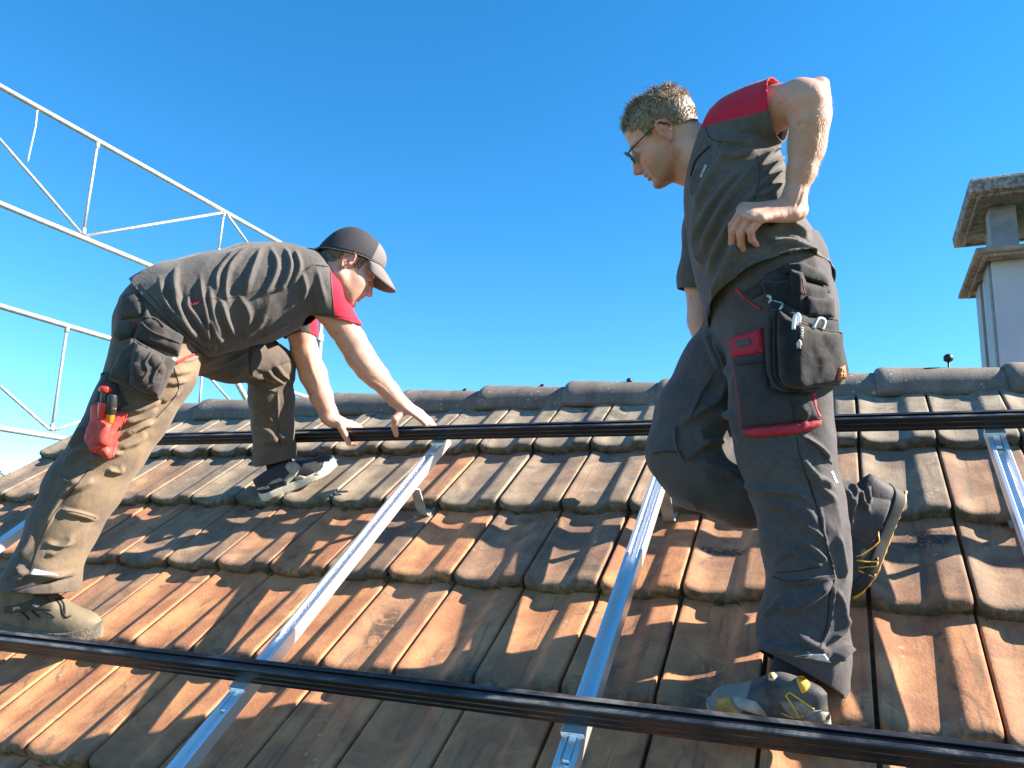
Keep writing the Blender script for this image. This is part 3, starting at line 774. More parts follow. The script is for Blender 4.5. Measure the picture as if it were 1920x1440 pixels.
# ---- head
class Head:
    def __init__(s, C, f, u, sc): s.C = np.asarray(C, float); s.f = unit(f); s.u = unit(u - s.f * (u @ s.f)); s.l = np.cross(s.u, s.f); s.sc = sc; s.R = np.stack([s.f, s.l, s.u])
    def p(s, x, y, z): return s.C + s.sc * (np.asarray(x)[..., None] * s.f + np.asarray(y)[..., None] * s.l + np.asarray(z)[..., None] * s.u) if np.ndim(x) else s.C + s.sc * (x * s.f + y * s.l + z * s.u)
    def loc(s, V): return (V - s.C) @ s.R.T / s.sc
    def e(s, g, c, r, k=.012, op='u', rot=None):
        R = s.R if rot is None else rot; g.add(ell(s.p(*c), np.array(r) * s.sc, R), k * s.sc, op)
    def c(s, g, a, b, ra, rb, k=.01, op='u'): g.add(cap(s.p(*a), s.p(*b), ra * s.sc, rb * s.sc), k * s.sc, op)
    def build(s, g, chin=1.0, jaw=1.0):
        s.e(g, (-.006, 0, .036), (.097, .075, .080)); s.e(g, (-.04, 0, .02), (.062, .070, .066), .02)
        s.e(g, (.030, 0, -.030), (.062, .062, .078), .02)
        for y in (1, -1):
            s.c(g, (-.005, .052 * y, -.060), (.060, .030 * y, -.098), .020 * jaw, .018, .02)
            s.e(g, (.054, .045 * y, -.034), (.028, .0185, .021), .02)           # cheekbone
            s.e(g, (.054, .036 * y, -.066), (.028, .023, .032), .025)           # cheek
            s.c(g, (.083, .012 * y, .016), (.068, .046 * y, .016), .010, .009, .012)   # brow
            s.e(g, (.094, .032 * y, -.006), (.017, .018, .0115), .012, 's')     # socket
            s.e(g, (.0745, .031 * y, -.006), (.0135, .0150, .0125), .004)        # lids over the eyeball
            s.c(g, (.0885, .020 * y, .0015), (.0830, .043 * y, -.0005), .0022, .0018, .003)   # lid fold
        s.e(g, (.074, 0, -.068), (.022, .028, .022), .016)                      # muzzle
        s.e(g, (.078, 0, -.104), (.019 * chin, .023, .016), .014)               # chin
        s.c(g, (.088, 0, .008), (.109, 0, -.036), .0075, .0095, .010)           # nose
        s.e(g, (.086, 0, -.030), (.024, .013, .030), .010); s.e(g, (.088, 0, -.052), (.020, .017, .012), .010)
        s.e(g, (.1125, 0, -.043), (.0115, .0105, .0098), .006)
        for y in (1, -1):
            s.e(g, (.099, .0125 * y, -.0475), (.0115, .0072, .0078), .005)
            s.e(g, (.1015, .0080 * y, -.0535), (.0058, .0036, .0040), .003, 's')
        s.e(g, (.0955, 0, -.0665), (.0085, .022, .0058), .005); s.e(g, (.0925, 0, -.0805), (.0090, .020, .0068), .005)
        s.c(g, (.1035, -.015, -.0738), (.1035, .015, -.0738), .0022, .0022, .004, 's')
        s.c(g, (.094, -.024, -.0742), (.100, -.012, -.0738), .0014, .0018, .003, 's'); s.c(g, (.094, .024, -.0742), (.100, .012, -.0738), .0014, .0018, .003, 's')
        s.e(g, (.099, 0, -.092), (.006, .020, .0045), .008, 's')               # fold under the lip
        for y in (1, -1): s.ear(g, y)
    def ear(s, g, y):
        a = math.radians(-14); f2 = math.cos(a) * s.f + math.sin(a) * s.u; u2 = -math.sin(a) * s.f + math.cos(a) * s.u
        out = unit(s.l * y * .86 - s.f * .45); R = np.stack([unit(f2 - out * (f2 @ out)), out, unit(u2 - out * (u2 @ out))]); c0 = s.p(-.012, .0775 * y, -.010)
        q = lambda x, o, z: c0 + s.sc * (x * R[0] + o * R[1] + z * R[2])
        g.add(ell(q(0, -.002, .003), np.array([.0165, .0042, .0285]) * s.sc, R), .004)
        g.add(ell(q(.004, -.002, -.024), np.array([.009, .0042, .0105]) * s.sc, R), .005)
        g.add(ell(q(.004, -.008, 0), np.array([.010, .012, .022]) * s.sc, R), .006)
        rim = [(.012, .001, .014), (.009, .003, .026), (.0, .0045, .031), (-.010, .005, .026), (-.0165, .005, .012), (-.0155, .0045, -.004), (-.009, .0035, -.018), (0, .002, -.028)]
        for i, (p1, p2) in enumerate(zip(rim[:-1], rim[1:])): g.add(cap(q(*p1), q(*p2), .0034 * s.sc, .0034 * s.sc), .0016)
        ah = [(-.006, .0028, -.012), (-.0075, .0035, .002), (-.003, .0035, .015)]
        for p1, p2 in zip(ah[:-1], ah[1:]): g.add(cap(q(*p1), q(*p2), .0028 * s.sc, .0024 * s.sc), .002)
        g.add(ell(q(.004, .0045, -.003), np.array([.0065, .0055, .0105]) * s.sc, R), .0022, 's')
        g.add(cap(q(.012, .002, -.004), q(.010, .002, -.010), .0036 * s.sc, .0030 * s.sc), .003)
    def paint(s, o, V, stub=1.0):
        L = s.loc(V); x, y, z = L.T; near = (np.linalg.norm(L, axis=1) < .17)
        lips = np.exp(-(((z + .0735) / .0085) ** 2) ** 1.5) * sstep(.088, .095, x) * (1 - sstep(.017, .024, abs(y)))
        beard = sstep(-.030, -.062, z + .22 * (x - .06) * (x < .06)) * sstep(-.03, .0, x) * (1 - sstep(.098, .106, x) * (z > -.06)) * (1 - lips)
        beard = np.maximum(beard, sstep(.01, -.012, x) * 0) * (1 - sstep(-.115, -.150, z))
        beard *= 1 - np.exp(-((x - .07) ** 2 / .0006 + (z + .045) ** 2 / .0003)) * .8
        ear = sstep(.066, .074, abs(y)) * (abs(x + .012) < .03) * (abs(z + .01) < .045)
        blush = np.exp(-((x - .113) ** 2 + (z + .044) ** 2) / .0003) + .5 * np.exp(-((x - .07) ** 2 + (z + .04) ** 2) / .0008)
        brow = sstep(.0045, .0015, abs(z - .017 + .010 * np.clip(abs(y) - .03, 0, 1) * 20 * 0 + .25 * np.clip(abs(y) - .03, 0, 1))) * sstep(.010, .014, abs(y)) * (1 - sstep(.042, .050, abs(y))) * (x > .05)
        lash = sstep(.0024, .0010, abs(z + .0055 + .0 * y)) * sstep(.018, .021, abs(y)) * (1 - sstep(.041, .045, abs(y))) * (x > .066)
        nost = np.exp(-((x - .1025) ** 2 + (abs(y) - .0082) ** 2 + (z + .0515) ** 2) / .00001)
        for n, v in (('lips', lips), ('beard', beard * stub), ('ear', ear), ('blush', blush), ('brow', np.maximum(brow * .8, np.maximum(lash, nost * .8)))): attr(o, n, np.where(near, v, 0))
# ================================================================== MATERIALS for people
def mat_skin(name, base, red, beardc, browc):
    t = NT(name); f = t.noise(28, 4); g = t.noise(160, 3)
    c = t.mix(t.ramp(f, .35, .65), base, tuple(lerp(np.array(base), np.array(red), .35)))
    c = t.mix(t.math('MULTIPLY', t.attr('blush'), .6), c, red); c = t.mix(t.math('MULTIPLY', t.attr('ear'), .6), c, red)
    b = t.math('MULTIPLY', t.attr('beard'), t.ramp(t.noise(420, 2, .5), .38, .6, .35, .95)); c = t.mix(t.math('MULTIPLY', b, .75), c, beardc)
    c = t.mix(t.math('MULTIPLY', t.attr('lips'), .75), c, (.42, .13, .11)); c = t.mix(t.attr('brow'), c, browc)
    c = t.mix(t.ramp(g, .62, .72, 0, .25), c, red); c = t.mix(t.ramp(t.noise(11, 4, .6), .48, .72, 0, .45), c, red); c = t.mix(t.ramp(t.noise(60, 3, .5), .66, .70, 0, .5), c, (.30, .13, .08))
    t.set(Base_Color=c, Roughness=.52, Subsurface_Weight=.18, Subsurface_Radius=(1., .35, .2), Subsurface_Scale=.006, Specular_IOR_Level=.4)
    n = t.bump(g, .0012, .6); t.bump(t.noise(600, 2), .0006, .6, n); return t.m
M_SKIN_R = mat_skin('skin_standing_man', (.52, .30, .225), (.52, .18, .13), (.17, .105, .075), (.15, .09, .05))
M_SKIN_L = mat_skin('skin_bending_man', (.60, .36, .28), (.56, .19, .15), (.30, .165, .09), (.16, .09, .05))
def mat_cloth(name, col, dust=None, dscale=4, amt=.5, red=None, weave=900, d2=None):
    t = NT(name); f = t.noise(dscale, 5, .6); w = t.n('TexNoise'); w.inputs['Scale'].default_value = weave; t.l(t.coord(), w.inputs['Vector'])
    fine = t.noise(90, 4, .6)
    c = t.mix(t.ramp(fine, .3, .7), tuple(x * .85 for x in col), tuple(x * 1.15 for x in col))
    if dust: c = t.mix(t.ramp(f, .42, .68, 0, amt), c, dust)
    if d2: c = t.mix(t.math('MULTIPLY', t.attr('dust'), t.ramp(t.noise(11, 5, .6), .3, .6, .45, 1.)), c, d2)
    if red: c = t.mix(t.ramp(t.attr('red'), -.6, .6), c, red)
    t.set(Base_Color=c, Roughness=.85, Sheen_Weight=.12, Sheen_Roughness=.5, Specular_IOR_Level=.2)
    n = t.bump(w.outputs[0], .0006, .5); rg = t.n('TexNoise', noise_type='RIDGED_MULTIFRACTAL', normalize=True); rg.inputs['Scale'].default_value = 8; rg.inputs['Detail'].default_value = 4; rg.inputs['Distortion'].default_value = .9; t.l(t.coord(), rg.inputs['Vector']); n = t.bump(rg.outputs[0], .010, .55, n); n = t.bump(fine, .0016, .6, n); t.bump(t.noise(26, 3), .004, .5, n); return t.m
RED = (.44, .014, .040)
M_SHIRT_R = mat_cloth('shirt_jersey_standing', (.082, .074, .073), (.112, .100, .095), 5, .5, RED)
M_SHIRT_L = mat_cloth('shirt_jersey_bending', (.078, .071, .069), (.108, .098, .092), 5, .5, RED)
M_TROU_R = mat_cloth('trouser_canvas_standing', (.060, .055, .058), (.092, .084, .081), 7, .5, None, 700)
M_TROU_L = mat_cloth('trouser_canvas_bending', (.080, .065, .058), (.115, .090, .070), 6, .6, None, 700, (.195, .140, .090))
M_POCK_R = mat_cloth('pocket_canvas_standing', (.034, .032, .037), (.055, .05, .050), 9, .5, None, 700)
M_POUCH = mat_cloth('black_pouch_canvas', (.011, .011, .014), (.055, .052, .050), 14, .45, None, 600)
M_POUCH_L = mat_cloth('grey_pouch_canvas', (.040, .036, .036), (.085, .07, .06), 14, .5, None, 600)
M_REDC = plain('red_fabric', (.36, .012, .030), .75, var=.15, scale=60, bump=.001, bscale=700)
M_PIPE = plain('red_piping', (.36, .02, .035), .7)
M_SEAM = plain('dark_stitching', (.014, .014, .018), .9)
M_WHITE = plain('white_print', (.75, .75, .74), .6)
M_REFL = plain('reflective_strip', (.62, .66, .72), .35, .3)
M_LABEL = plain('grey_label', (.06, .055, .055), .7)
M_SOCK = mat_cloth('black_rib_sock', (.022, .022, .026))

# ================================================================== STANDING MAN
def grow(name, g, mat, parent=None, sm=1, origin=None, keep=1):
    V, F = g.mesh(); V, F = largest(V, F, keep); V = smooth(V, F, sm); return make(name, V, F, mat, parent, origin=origin), V, F
# -- trousers first: everything else hangs on them
LEGR = [st(1460, 610, 1.90, 82, .098), st(1460, 690, 1.875, 86, .102), st(1462, 770, 1.86, 87, .100), st(1473, 850, 1.84, 83, .096), st(1496, 930, 1.82, 76, .090), st(1508, 1010, 1.80, 74, .085), st(1517, 1080, 1.78, 67, .082), st(1511, 1135, 1.77, 65, .080), st(1503, 1180, 1.765, 74, .084), st(1509, 1225, 1.755, 72, .080), st(1532, 1290, 1.745, 58, .066)]
FARR = [st(1405, 610, 2.06, 74, .10), st(1352, 700, 2.06, 74, .10), st(1305, 780, 2.05, 71, .095), st(1280, 850, 2.03, 62, .088), st(1312, 890, 2.02, 60, .085), st(1390, 915, 2.02, 66, .085), st(1480, 935, 2.00, 62, .082), st(1560, 958, 1.985, 58, .078), st(1625, 985, 1.97, 60, .078), st(1700, 1012, 1.96, 58, .075)]
PELR = [st(1420, 440, 1.955, 84, .120), st(1440, 500, 1.955, 98, .150), st(1446, 545, 1.955, 101, .158), st(1452, 600, 1.955, 100, .160)]
pts = [s[0] for s in LEGR + FARR + PELR]; lo, hi = bounds(pts, .2)
g = Grid(lo, hi, .0041); chain(g, PELR, .03)
g.add(ecap(PELR[3][0], FARR[0][0], .125, .10, .13, .10, unit(PELR[3][0])), .05); g.add(ecap(PELR[3][0], LEGR[0][0], .12, .11, .13, .10, unit(PELR[3][0])), .05)
chain(g, FARR, .035)
g2 = Grid(lo, hi, .0041); chain(g2, LEGR, .035)
k = .018; A, B = g.D, g2.D; h = np.clip(.5 + .5 * (A - B) / k, 0, 1); g.D = (A * (1 - h) + B * h - k * h * (1 - h)).astype(np.float32)
V, F = g.mesh(); V, F = largest(V, F); V = smooth(V, F, 1)
z5 = lambda *p: [(1200 + x / 3, 900 + y / 3) for x, y in p]
z4 = lambda *p: [(1200 + x / 3, 480 + y / 3) for x, y in p]
S = [(z5((690, 130), (820, 150), (970, 250)), 7, 5), (z5((900, 240), (980, 290), (1040, 340)), 6, 6), (z5((905, 330), (990, 400), (1060, 470)), 6, 6), (z5((880, 120), (960, 200), (1010, 300)), 7, 4),
     (z5((760, 690), (880, 720), (1000, 640), (1080, 560)), 8, 9), (z5((670, 860), (740, 930), (880, 960), (1020, 970)), 9, 9), (z5((690, 780), (760, 720), (800, 660)), 7, 6), (z5((900, 740), (940, 800), (1010, 880)), 7, -6),
     (z5((1080, 900), (1130, 850), (1150, 760)), 7, 6), (z5((1090, 1010), (1140, 960), (1175, 930)), 8, 8), (z5((870, 860), (960, 920), (1050, 960)), 7, 7), (z5((770, 580), (880, 620), (1000, 610)), 8, -5),
     (z5((760, 560), (900, 575), (1080, 545)), 5, 5), (z5((1010, 130), (1030, 300), (1070, 450), (1095, 560)), 3, 4), (z5((1090, 580), (1075, 700), (1060, 820), (1015, 930)), 3, 4),
     (z5((860, 380), (930, 450), (1040, 480)), 6, 5), (z5((750, 470), (830, 400), (900, 390)), 6, 4), (z5((1110, 300), (1130, 420), (1150, 560)), 6, 5), (z5((1100, 620), (1130, 700), (1140, 800)), 6, 5),
     (z4((560, 1280), (700, 1310), (860, 1330), (980, 1390)), 6, 6), (z4((900, 1130), (980, 1240), (1090, 1300)), 7, 7), (z4((900, 1010), (1000, 1080), (1070, 1160)), 7, 7), (z4((940, 1200), (1010, 1300), (1100, 1380)), 6, 5),
     (z4((880, 830), (930, 900), (900, 960)), 5, 6), (z4((380, 430), (420, 560), (460, 640)), 7, 7), (z4((430, 440), (450, 540), (520, 700)), 7, 6), (z4((540, 640), (520, 850), (560, 1060)), 8, 4),
     (z4((420, 660), (340, 780), (290, 900)), 4, 4), (z4((500, 690), (440, 800), (360, 860), (200, 960)), 9, 6), (z4((440, 900), (500, 880), (520, 930)), 6, 7), (z4((340, 980), (350, 1040), (470, 1045)), 6, 9),
     (z4((200, 960), (210, 1080), (250, 1150)), 4, 6), (z4((250, 1150), (320, 1090), (380, 1040)), 6, 7), (z4((60, 1110), (140, 1095), (210, 1100)), 4, 4), (z4((350, 1170), (440, 1200), (560, 1240)), 7, 5), (z4((160, 1280), (330, 1330), (600, 1390)), 9, -4),
     (z4((1180, 1280), (1210, 1340), (1190, 1430)), 5, 6), (z4((1270, 1290), (1280, 1360), (1290, 1400)), 5, 7), (z5((1230, 60), (1250, 130), (1290, 180)), 5, 7), (z5((1160, 40), (1190, 150), (1180, 290)), 6, 5), (z4((520, 130), (600, 260), (680, 300)), 4, 3)]
V = folds(V, F, S, 1.8); V = rumple(V, F, .0050, 12, CD, .6, 1)
pn = three(W(1430, 1222, 1.77), W(1560, 1293, 1.70), W(1590, 1318, 1.77), W(1540, 1400, 1.75)); V, F = clip(V, F, *pn, W(1515, 1260, 1.75), .17, .0041)
pn = three(W(1668, 924, 1.97), W(1642, 1000, 1.90), W(1604, 1046, 1.96), W(1760, 1010, 1.95)); V, F = clip(V, F, *pn, W(1650, 990, 1.96), .17, .0041)
pn = (W(1425, 458, 1.955), unit(W(1420, 420, 1.955) - W(1445, 560, 1.955))); V, F = clip(V, F, *pn, None, 9, .0041); V, F = compact(V, F)
# -- body
def head_axes(u, v, side, pitch, roll, yaw=0.):
    """profile head: side -1 looks left in the picture, +1 right; roll lifts the near cheek"""
    r = unit(ray(u, v)); a = unit(CR - r * (CR @ r)); b = unit(CD - r * (CD @ r)); c, s_ = math.cos(pitch), math.sin(pitch)
    f = side * c * a + s_ * b; up = -c * b + side * s_ * a; near = -r
    up2 = math.cos(roll) * up - math.sin(roll) * near; near2 = math.cos(roll) * near + math.sin(roll) * up
    return math.cos(yaw) * f + math.sin(yaw) * near2, up2
HR = Head(W(1243, 251, 2.005), *head_axes(1243, 251, -1, math.radians(35), math.radians(11), math.radians(-3)), .92)
ARM = [st(1382, 248, 1.945, 48), st(1418, 222, 1.895, 46), st(1456, 202, 1.845, 39), st(1500, 186, 1.79, 35), st(1516, 192, 1.775, 34), st(1518, 225, 1.78, 33), st(1512, 270, 1.79, 31), st(1503, 320, 1.79, 24.5), st(1488, 372, 1.79, 19.5), st(1481, 395, 1.79, 19)]
FARM = [st(1350, 345, 2.12, 45), st(1322, 440, 2.14, 38), st(1312, 530, 2.14, 27), st(1317, 600, 2.12, 26), st(1326, 680, 2.09, 17)]
NECK = [(HR.p(-.022, 0, -.02), .058, .056), (HR.p(-.035, 0, -.085), .056, .055), st(1312, 300, 1.985, 46, .062), st(1345, 300, 1.975, 60, .085)]
CORE = [st(1345, 300, 1.975, 60, .085), st(1380, 345, 1.965, 74, .11), st(1400, 430, 1.955, 74, .11), st(1430, 520, 1.955, 72, .12)]
lo, hi = bounds([s[0] for s in ARM + FARM + CORE] + [HR.p(.13, 0, -.13), HR.p(-.11, 0, .13), HR.p(.13, .1, 0), HR.p(0, -.1, .12), W(1360, 450, 1.8)], .06)
g = Grid(lo, hi, .0024)
chain(g, CORE, .03); chain(g, NECK, .03); chain(g, ARM, .018); chain(g, FARM, .018)
g.add(ecap(CORE[1][0], ARM[0][0], .07, .06, .07, .06, CF), .03); g.add(ecap(CORE[1][0], FARM[0][0], .07, .06, .07, .06, CF), .03)
g.add(cap(W(1536, 160, 1.775), W(1528, 176, 1.775), .015, .022), .014); g.add(cap(W(1543, 158, 1.775), W(1545, 215, 1.785), .010, .014), .02)   # point of the elbow
g.add(ecap(W(1523, 232, 1.77), W(1519, 285, 1.785), .030, .024, .03, .026, CF), .02)
g.add(cap(W(1489, 398, 1.772), W(1489, 400, 1.770), .010), .010)                                # wrist bone
HR.build(g, 1.05, 1.05)
g.add(cap(HR.p(.050, 0, -.098), HR.p(.0, 0, -.115), .016, .03), .03); g.add(cap(HR.p(.0, .045, -.05), NECK[2][0] - .02 * CF, .016, .014), .02)
wr = W(1478, 396, 1.788); nR = unit(-CD * .80 - CF * .60)
thR = [W(1455, 405, 1.85), W(1463, 412, 1.885), W(1475, 418, 1.91), W(1487, 420, 1.93)]
hand(g, wr, W(1398, 402, 1.765) - wr, nR, thR, [(1.10, .55, .25), (1.12, .6, .25), (1.15, .7, .3), (1.0, .95, .45)], 1.04, .0, -1)
wf = FARM[-1][0]; hand(g, wf, W(1345, 745, 2.10) - wf, -CF * .3 - CR, [wf + .02 * CD, wf + .05 * CD - .03 * CF, wf + .08 * CD - .035 * CF], [(.5, .5, .3)] * 4, 1.0, .05, 1)
VB, FB = g.mesh(); VB, FB = largest(VB, FB); VB = smooth(VB, FB, 1)
z8 = lambda *p: [(1340 + x / 8.727, 340 + y / 8.727) for x, y in p]
SK = [(z8((1420, 60), (1350, 250), (1290, 430)), 2.5, 2.0), (z8((1480, 100), (1420, 300), (1350, 470)), 2.5, 1.5), (z8((1060, 330), (900, 380), (560, 470)), 2.2, 1.3), (z8((1000, 420), (800, 440), (460, 560)), 2.2, 1.2), (z8((1000, 520), (800, 540), (500, 640)), 2.2, 1.0), (z8((1180, 440), (1190, 540), (1210, 640)), 2.5, -1.6),
      ([(1462, 240), (1474, 236), (1486, 226)], 3, -2.2), ([(1474, 262), (1484, 300), (1488, 350)], 6, 2.0), ([(1535, 205), (1530, 270), (1512, 350)], 7, 2.0), ([(1470, 175), (1490, 200), (1480, 232)], 8, 2.5), ([(1505, 240), (1500, 300), (1495, 360)], 5, -1.5), ([(1530, 152), (1522, 164), (1530, 178)], 3, -1.5)]
VB = folds(VB, FB, SK, .6); man_r = make('person', VB, FB, M_SKIN_R, None, origin=W(1470, 1330, 1.75)); HR.paint(man_r, VB, 1.0)
tag(man_r, 'standing man in dark glasses, hand on his hip, looking down, one knee bent', 'person')
trousers_r = make('trousers', V, F, M_TROU_R, man_r); solidify(trousers_r, .003)
attr(trousers_r, 'dust', np.zeros(len(V)))
BT = bvh_of(trousers_r)
# -- shirt
TOR = [st(1338, 288, 1.975, 50, .085), st(1372, 328, 1.965, 88, .140), st(1386, 395, 1.955, 95, .145), st(1402, 455, 1.950, 102, .146), st(1424, 510, 1.948, 110, .156), st(1448, 570, 1.948, 116, .168), st(1462, 620, 1.95, 116, .17)]
lo, hi = bounds([s[0] for s in TOR + ARM[:3] + FARM[:3]], .19); g = Grid(lo, hi, .0038); chain(g, TOR, .03)
SLN = [st(1362, 268, 1.955, 62, .085), st(1390, 240, 1.93, 58, .070), st(1425, 219, 1.885, 55, .066), st(1458, 204, 1.845, 50, .062), st(1500, 186, 1.79, 48, .06)]
SLF = [st(1350, 340, 2.10, 60, .07), st(1325, 430, 2.13, 42, .055), st(1312, 520, 2.135, 38, .052), st(1312, 590, 2.13, 38, .05)]
chain(g, SLN, .028); g.add(ecap(TOR[1][0], SLN[1][0], .10, .075, .10, .075, CF), .03); chain(g, SLF, .025); g.add(ecap(TOR[1][0], SLF[0][0], .10, .08, .10, .08, CF), .03)
V, F = g.mesh(); V, F = largest(V, F); V = smooth(V, F, 2)
z3 = lambda *p: [(1100 + x / 3, 120 + y / 3) for x, y in p]
S = [(z3((965, 530), (870, 650), (770, 800), (690, 960), (640, 1090)), 8, 8), (z3((900, 560), (770, 700), (670, 850), (620, 1010)), 8, 7), (z3((980, 640), (900, 760), (800, 900), (740, 1040), (680, 1190)), 8, 8), (z3((830, 1000), (800, 1110), (740, 1240), (710, 1330)), 8, 8),
     (z3((800, 470), (720, 600), (650, 720), (610, 830)), 8, 6), (z3((880, 900), (850, 1000), (800, 1160), (760, 1270)), 7, 6), (z3((1060, 1090), (930, 1140), (820, 1240)), 6, 5), (z3((640, 880), (620, 1000), (650, 1130)), 7, 6),
     (z3((960, 555), (1020, 500), (1090, 450)), 6, 7), (z3((975, 620), (1040, 570), (1110, 520)), 6, 7), (z3((960, 690), (1040, 640), (1110, 590)), 6, 7), (z3((950, 750), (1030, 710), (1105, 670)), 6, 6),
     (z3((1010, 930), (1130, 905), (1240, 990)), 6, 8), (z3((1010, 1030), (1130, 1000), (1280, 1080)), 6, 8), (z3((1060, 1085), (1200, 1060), (1330, 1150)), 6, 7), (z3((930, 960), (1030, 1000), (1080, 1060)), 7, -5), (z3((1120, 960), (1220, 1020), (1300, 1120)), 5, 5),
     (z3((690, 390), (770, 440), (900, 450), (1000, 440)), 6, 6), (z3((720, 480), (820, 520), (930, 490)), 6, 6), (z3((880, 340), (900, 400), (960, 440)), 6, 4), (z3((670, 400), (700, 470), (690, 560)), 6, -5),
     (z3((960, 520), (970, 600), (960, 700), (930, 790)), 2.2, 3), (z3((1045, 1010), (1090, 1080), (1130, 1110)), 2.2, 3), (z3((640, 560), (610, 660), (600, 760)), 6, 5), (z3((830, 990), (860, 1020), (960, 1010)), 6, -7), (z3((820, 870), (700, 1010), (660, 1150)), 7, -5)]
V = folds(V, F, S, 1.7); V = rumple(V, F, .0040, 12, unit(W(1330, 520, 1.9) - W(1450, 300, 1.9)), .35, 2)
pn = three(W(1330, 604, 1.98), W(1470, 486, 1.80), W(1553, 532, 1.95), W(1470, 700, 1.9)); V, F = clip(V, F, *pn, None, 9, .0038)
pn = three(W(1456, 160, 1.85), W(1440, 212, 1.79), W(1464, 247, 1.85), W(1560, 190, 1.75)); V, F = clip(V, F, *pn, W(1482, 198, 1.82), .15, .0038)
pn = (W(1308, 544, 2.13), unit(FARM[2][0] - FARM[1][0])); V, F = clip(V, F, *pn, W(1308, 570, 2.13), .12, .0038)
pn = three(W(1322, 262, 1.99), W(1290, 350, 1.985), W(1296, 300, 1.93), HR.p(0, 0, 0)); V, F = clip(V, F, *pn, HR.p(-.02, 0, -.1), .13, .0038); V, F = compact(V, F)
shirt_r = make('t_shirt', V, F, M_SHIRT_R, man_r); solidify(shirt_r, .0028)
UV = project(V); bu = [1300, 1322, 1353, 1400, 1436, 1480]; bv = [252, 238, 228, 217, 207, 198]
DD = V @ CF; attr(shirt_r, 'red', np.where((UV[:, 0] > 1316) & (UV[:, 1] < 262) & (DD < 2.0), np.interp(UV[:, 0], bu, bv) - UV[:, 1], -5)); attr(shirt_r, 'dust', np.zeros(len(V)))
BS = bvh_of(shirt_r)
line('sleeve_seam', z3((668, 350), (690, 410), (760, 440)), BS, .0012, M_SEAM, shirt_r); line('hem_stitching', [(1345, 582), (1385, 527), (1430, 501), (1475, 478), (1520, 497)], BS, .0008, M_SEAM, shirt_r)
line('side_seam', z3((962, 520), (975, 600), (965, 700), (935, 790)), BS, .0010, M_SEAM, shirt_r); line('collar_band', [(1330, 275), (1306, 300), (1296, 330)], BS, .003, M_POUCH, shirt_r)
lettering('chest_print', 'strauss', (1316, 333), (.40, -.92), 9, BS, M_WHITE, shirt_r)
# -- pockets, piping, seams on the trousers
patch('cargo_pocket', z4((520, 575), (715, 545), (730, 740), (840, 770), (955, 765), (1020, 920), (570, 968), (545, 800)), BT, M_POCK_R, trousers_r, .007, .006, 5, 7)
patch('pocket_flap', z4((502, 470), (530, 455), (600, 432), (690, 402), (705, 545), (520, 577)), BT, M_REDC, trousers_r, .0075, .004, 4, 4)
BP = bvh_of(trousers_r, *[o for o in trousers_r.children])
patch('pocket_label', z4((530, 486), (618, 458), (628, 497), (545, 520)), BP, M_LABEL, trousers_r, .0015, 0, 3, 2)
patch('pocket_hem', z4((568, 972), (860, 940), (1022, 922), (1018, 950), (960, 985), (860, 1005), (640, 1022), (585, 1005)), BT, M_REDC, trousers_r, .011, .004, 4, 5)
patch('pocket_gusset', z4((955, 768), (985, 765), (995, 860), (1022, 905), (1005, 905)), BP, M_REDC, trousers_r, .003, 0, 4, 3)
line('hip_piping', z4((540, 182), (575, 225), (630, 270), (680, 298)), BT, .0032, M_PIPE, trousers_r)
line('pocket_piping', z4((518, 580), (540, 700), (560, 850), (566, 960)), BP, .0014, M_PIPE, trousers_r)
line('pocket_zip', z4((545, 612), (620, 605), (715, 592)), BP, .0026, M_SEAM, trousers_r)
for q in (z4((880, 1020), (900, 1120), (950, 1280), (1000, 1430)), z4((910, 1010), (1000, 1080), (1080, 1170)), z4((420, 655), (350, 770), (285, 910)), z4((60, 1112), (140, 1098), (212, 1102)), z4((205, 960), (205, 1060), (250, 1150)), z5((950, 0), (1010, 200), (1080, 480), (1095, 545)), z5((1095, 560), (1065, 650), (1055, 800), (1015, 940)), z5((745, 545), (860, 572), (1090, 540)), z5((770, 520), (900, 510), (1020, 485)), z4((838, 780), (860, 860), (872, 940))):
    line('seam', q, BP, .0013, M_SEAM, trousers_r)
patch('reflective_strip', z5((865, 992), (960, 980), (1040, 978), (1075, 1028), (960, 1008)), BT, M_REFL, trousers_r, .0015, 0, 3, 2)
lettering('leg_print', 'strauss', (1557, 884), (.42, .91), 9, BT, M_WHITE, trousers_r)
patch('belt_loop', [(1482, 500), (1497, 503), (1499, 552), (1484, 550)], BT, M_POCK_R, trousers_r, .006, .002, 3, 3)
patch('waistband', [(1395, 545), (1470, 497), (1520, 503), (1556, 530), (1558, 550), (1500, 530), (1470, 528), (1410, 562)], BT, M_POCK_R, trousers_r, .004, .001, 4, 4)

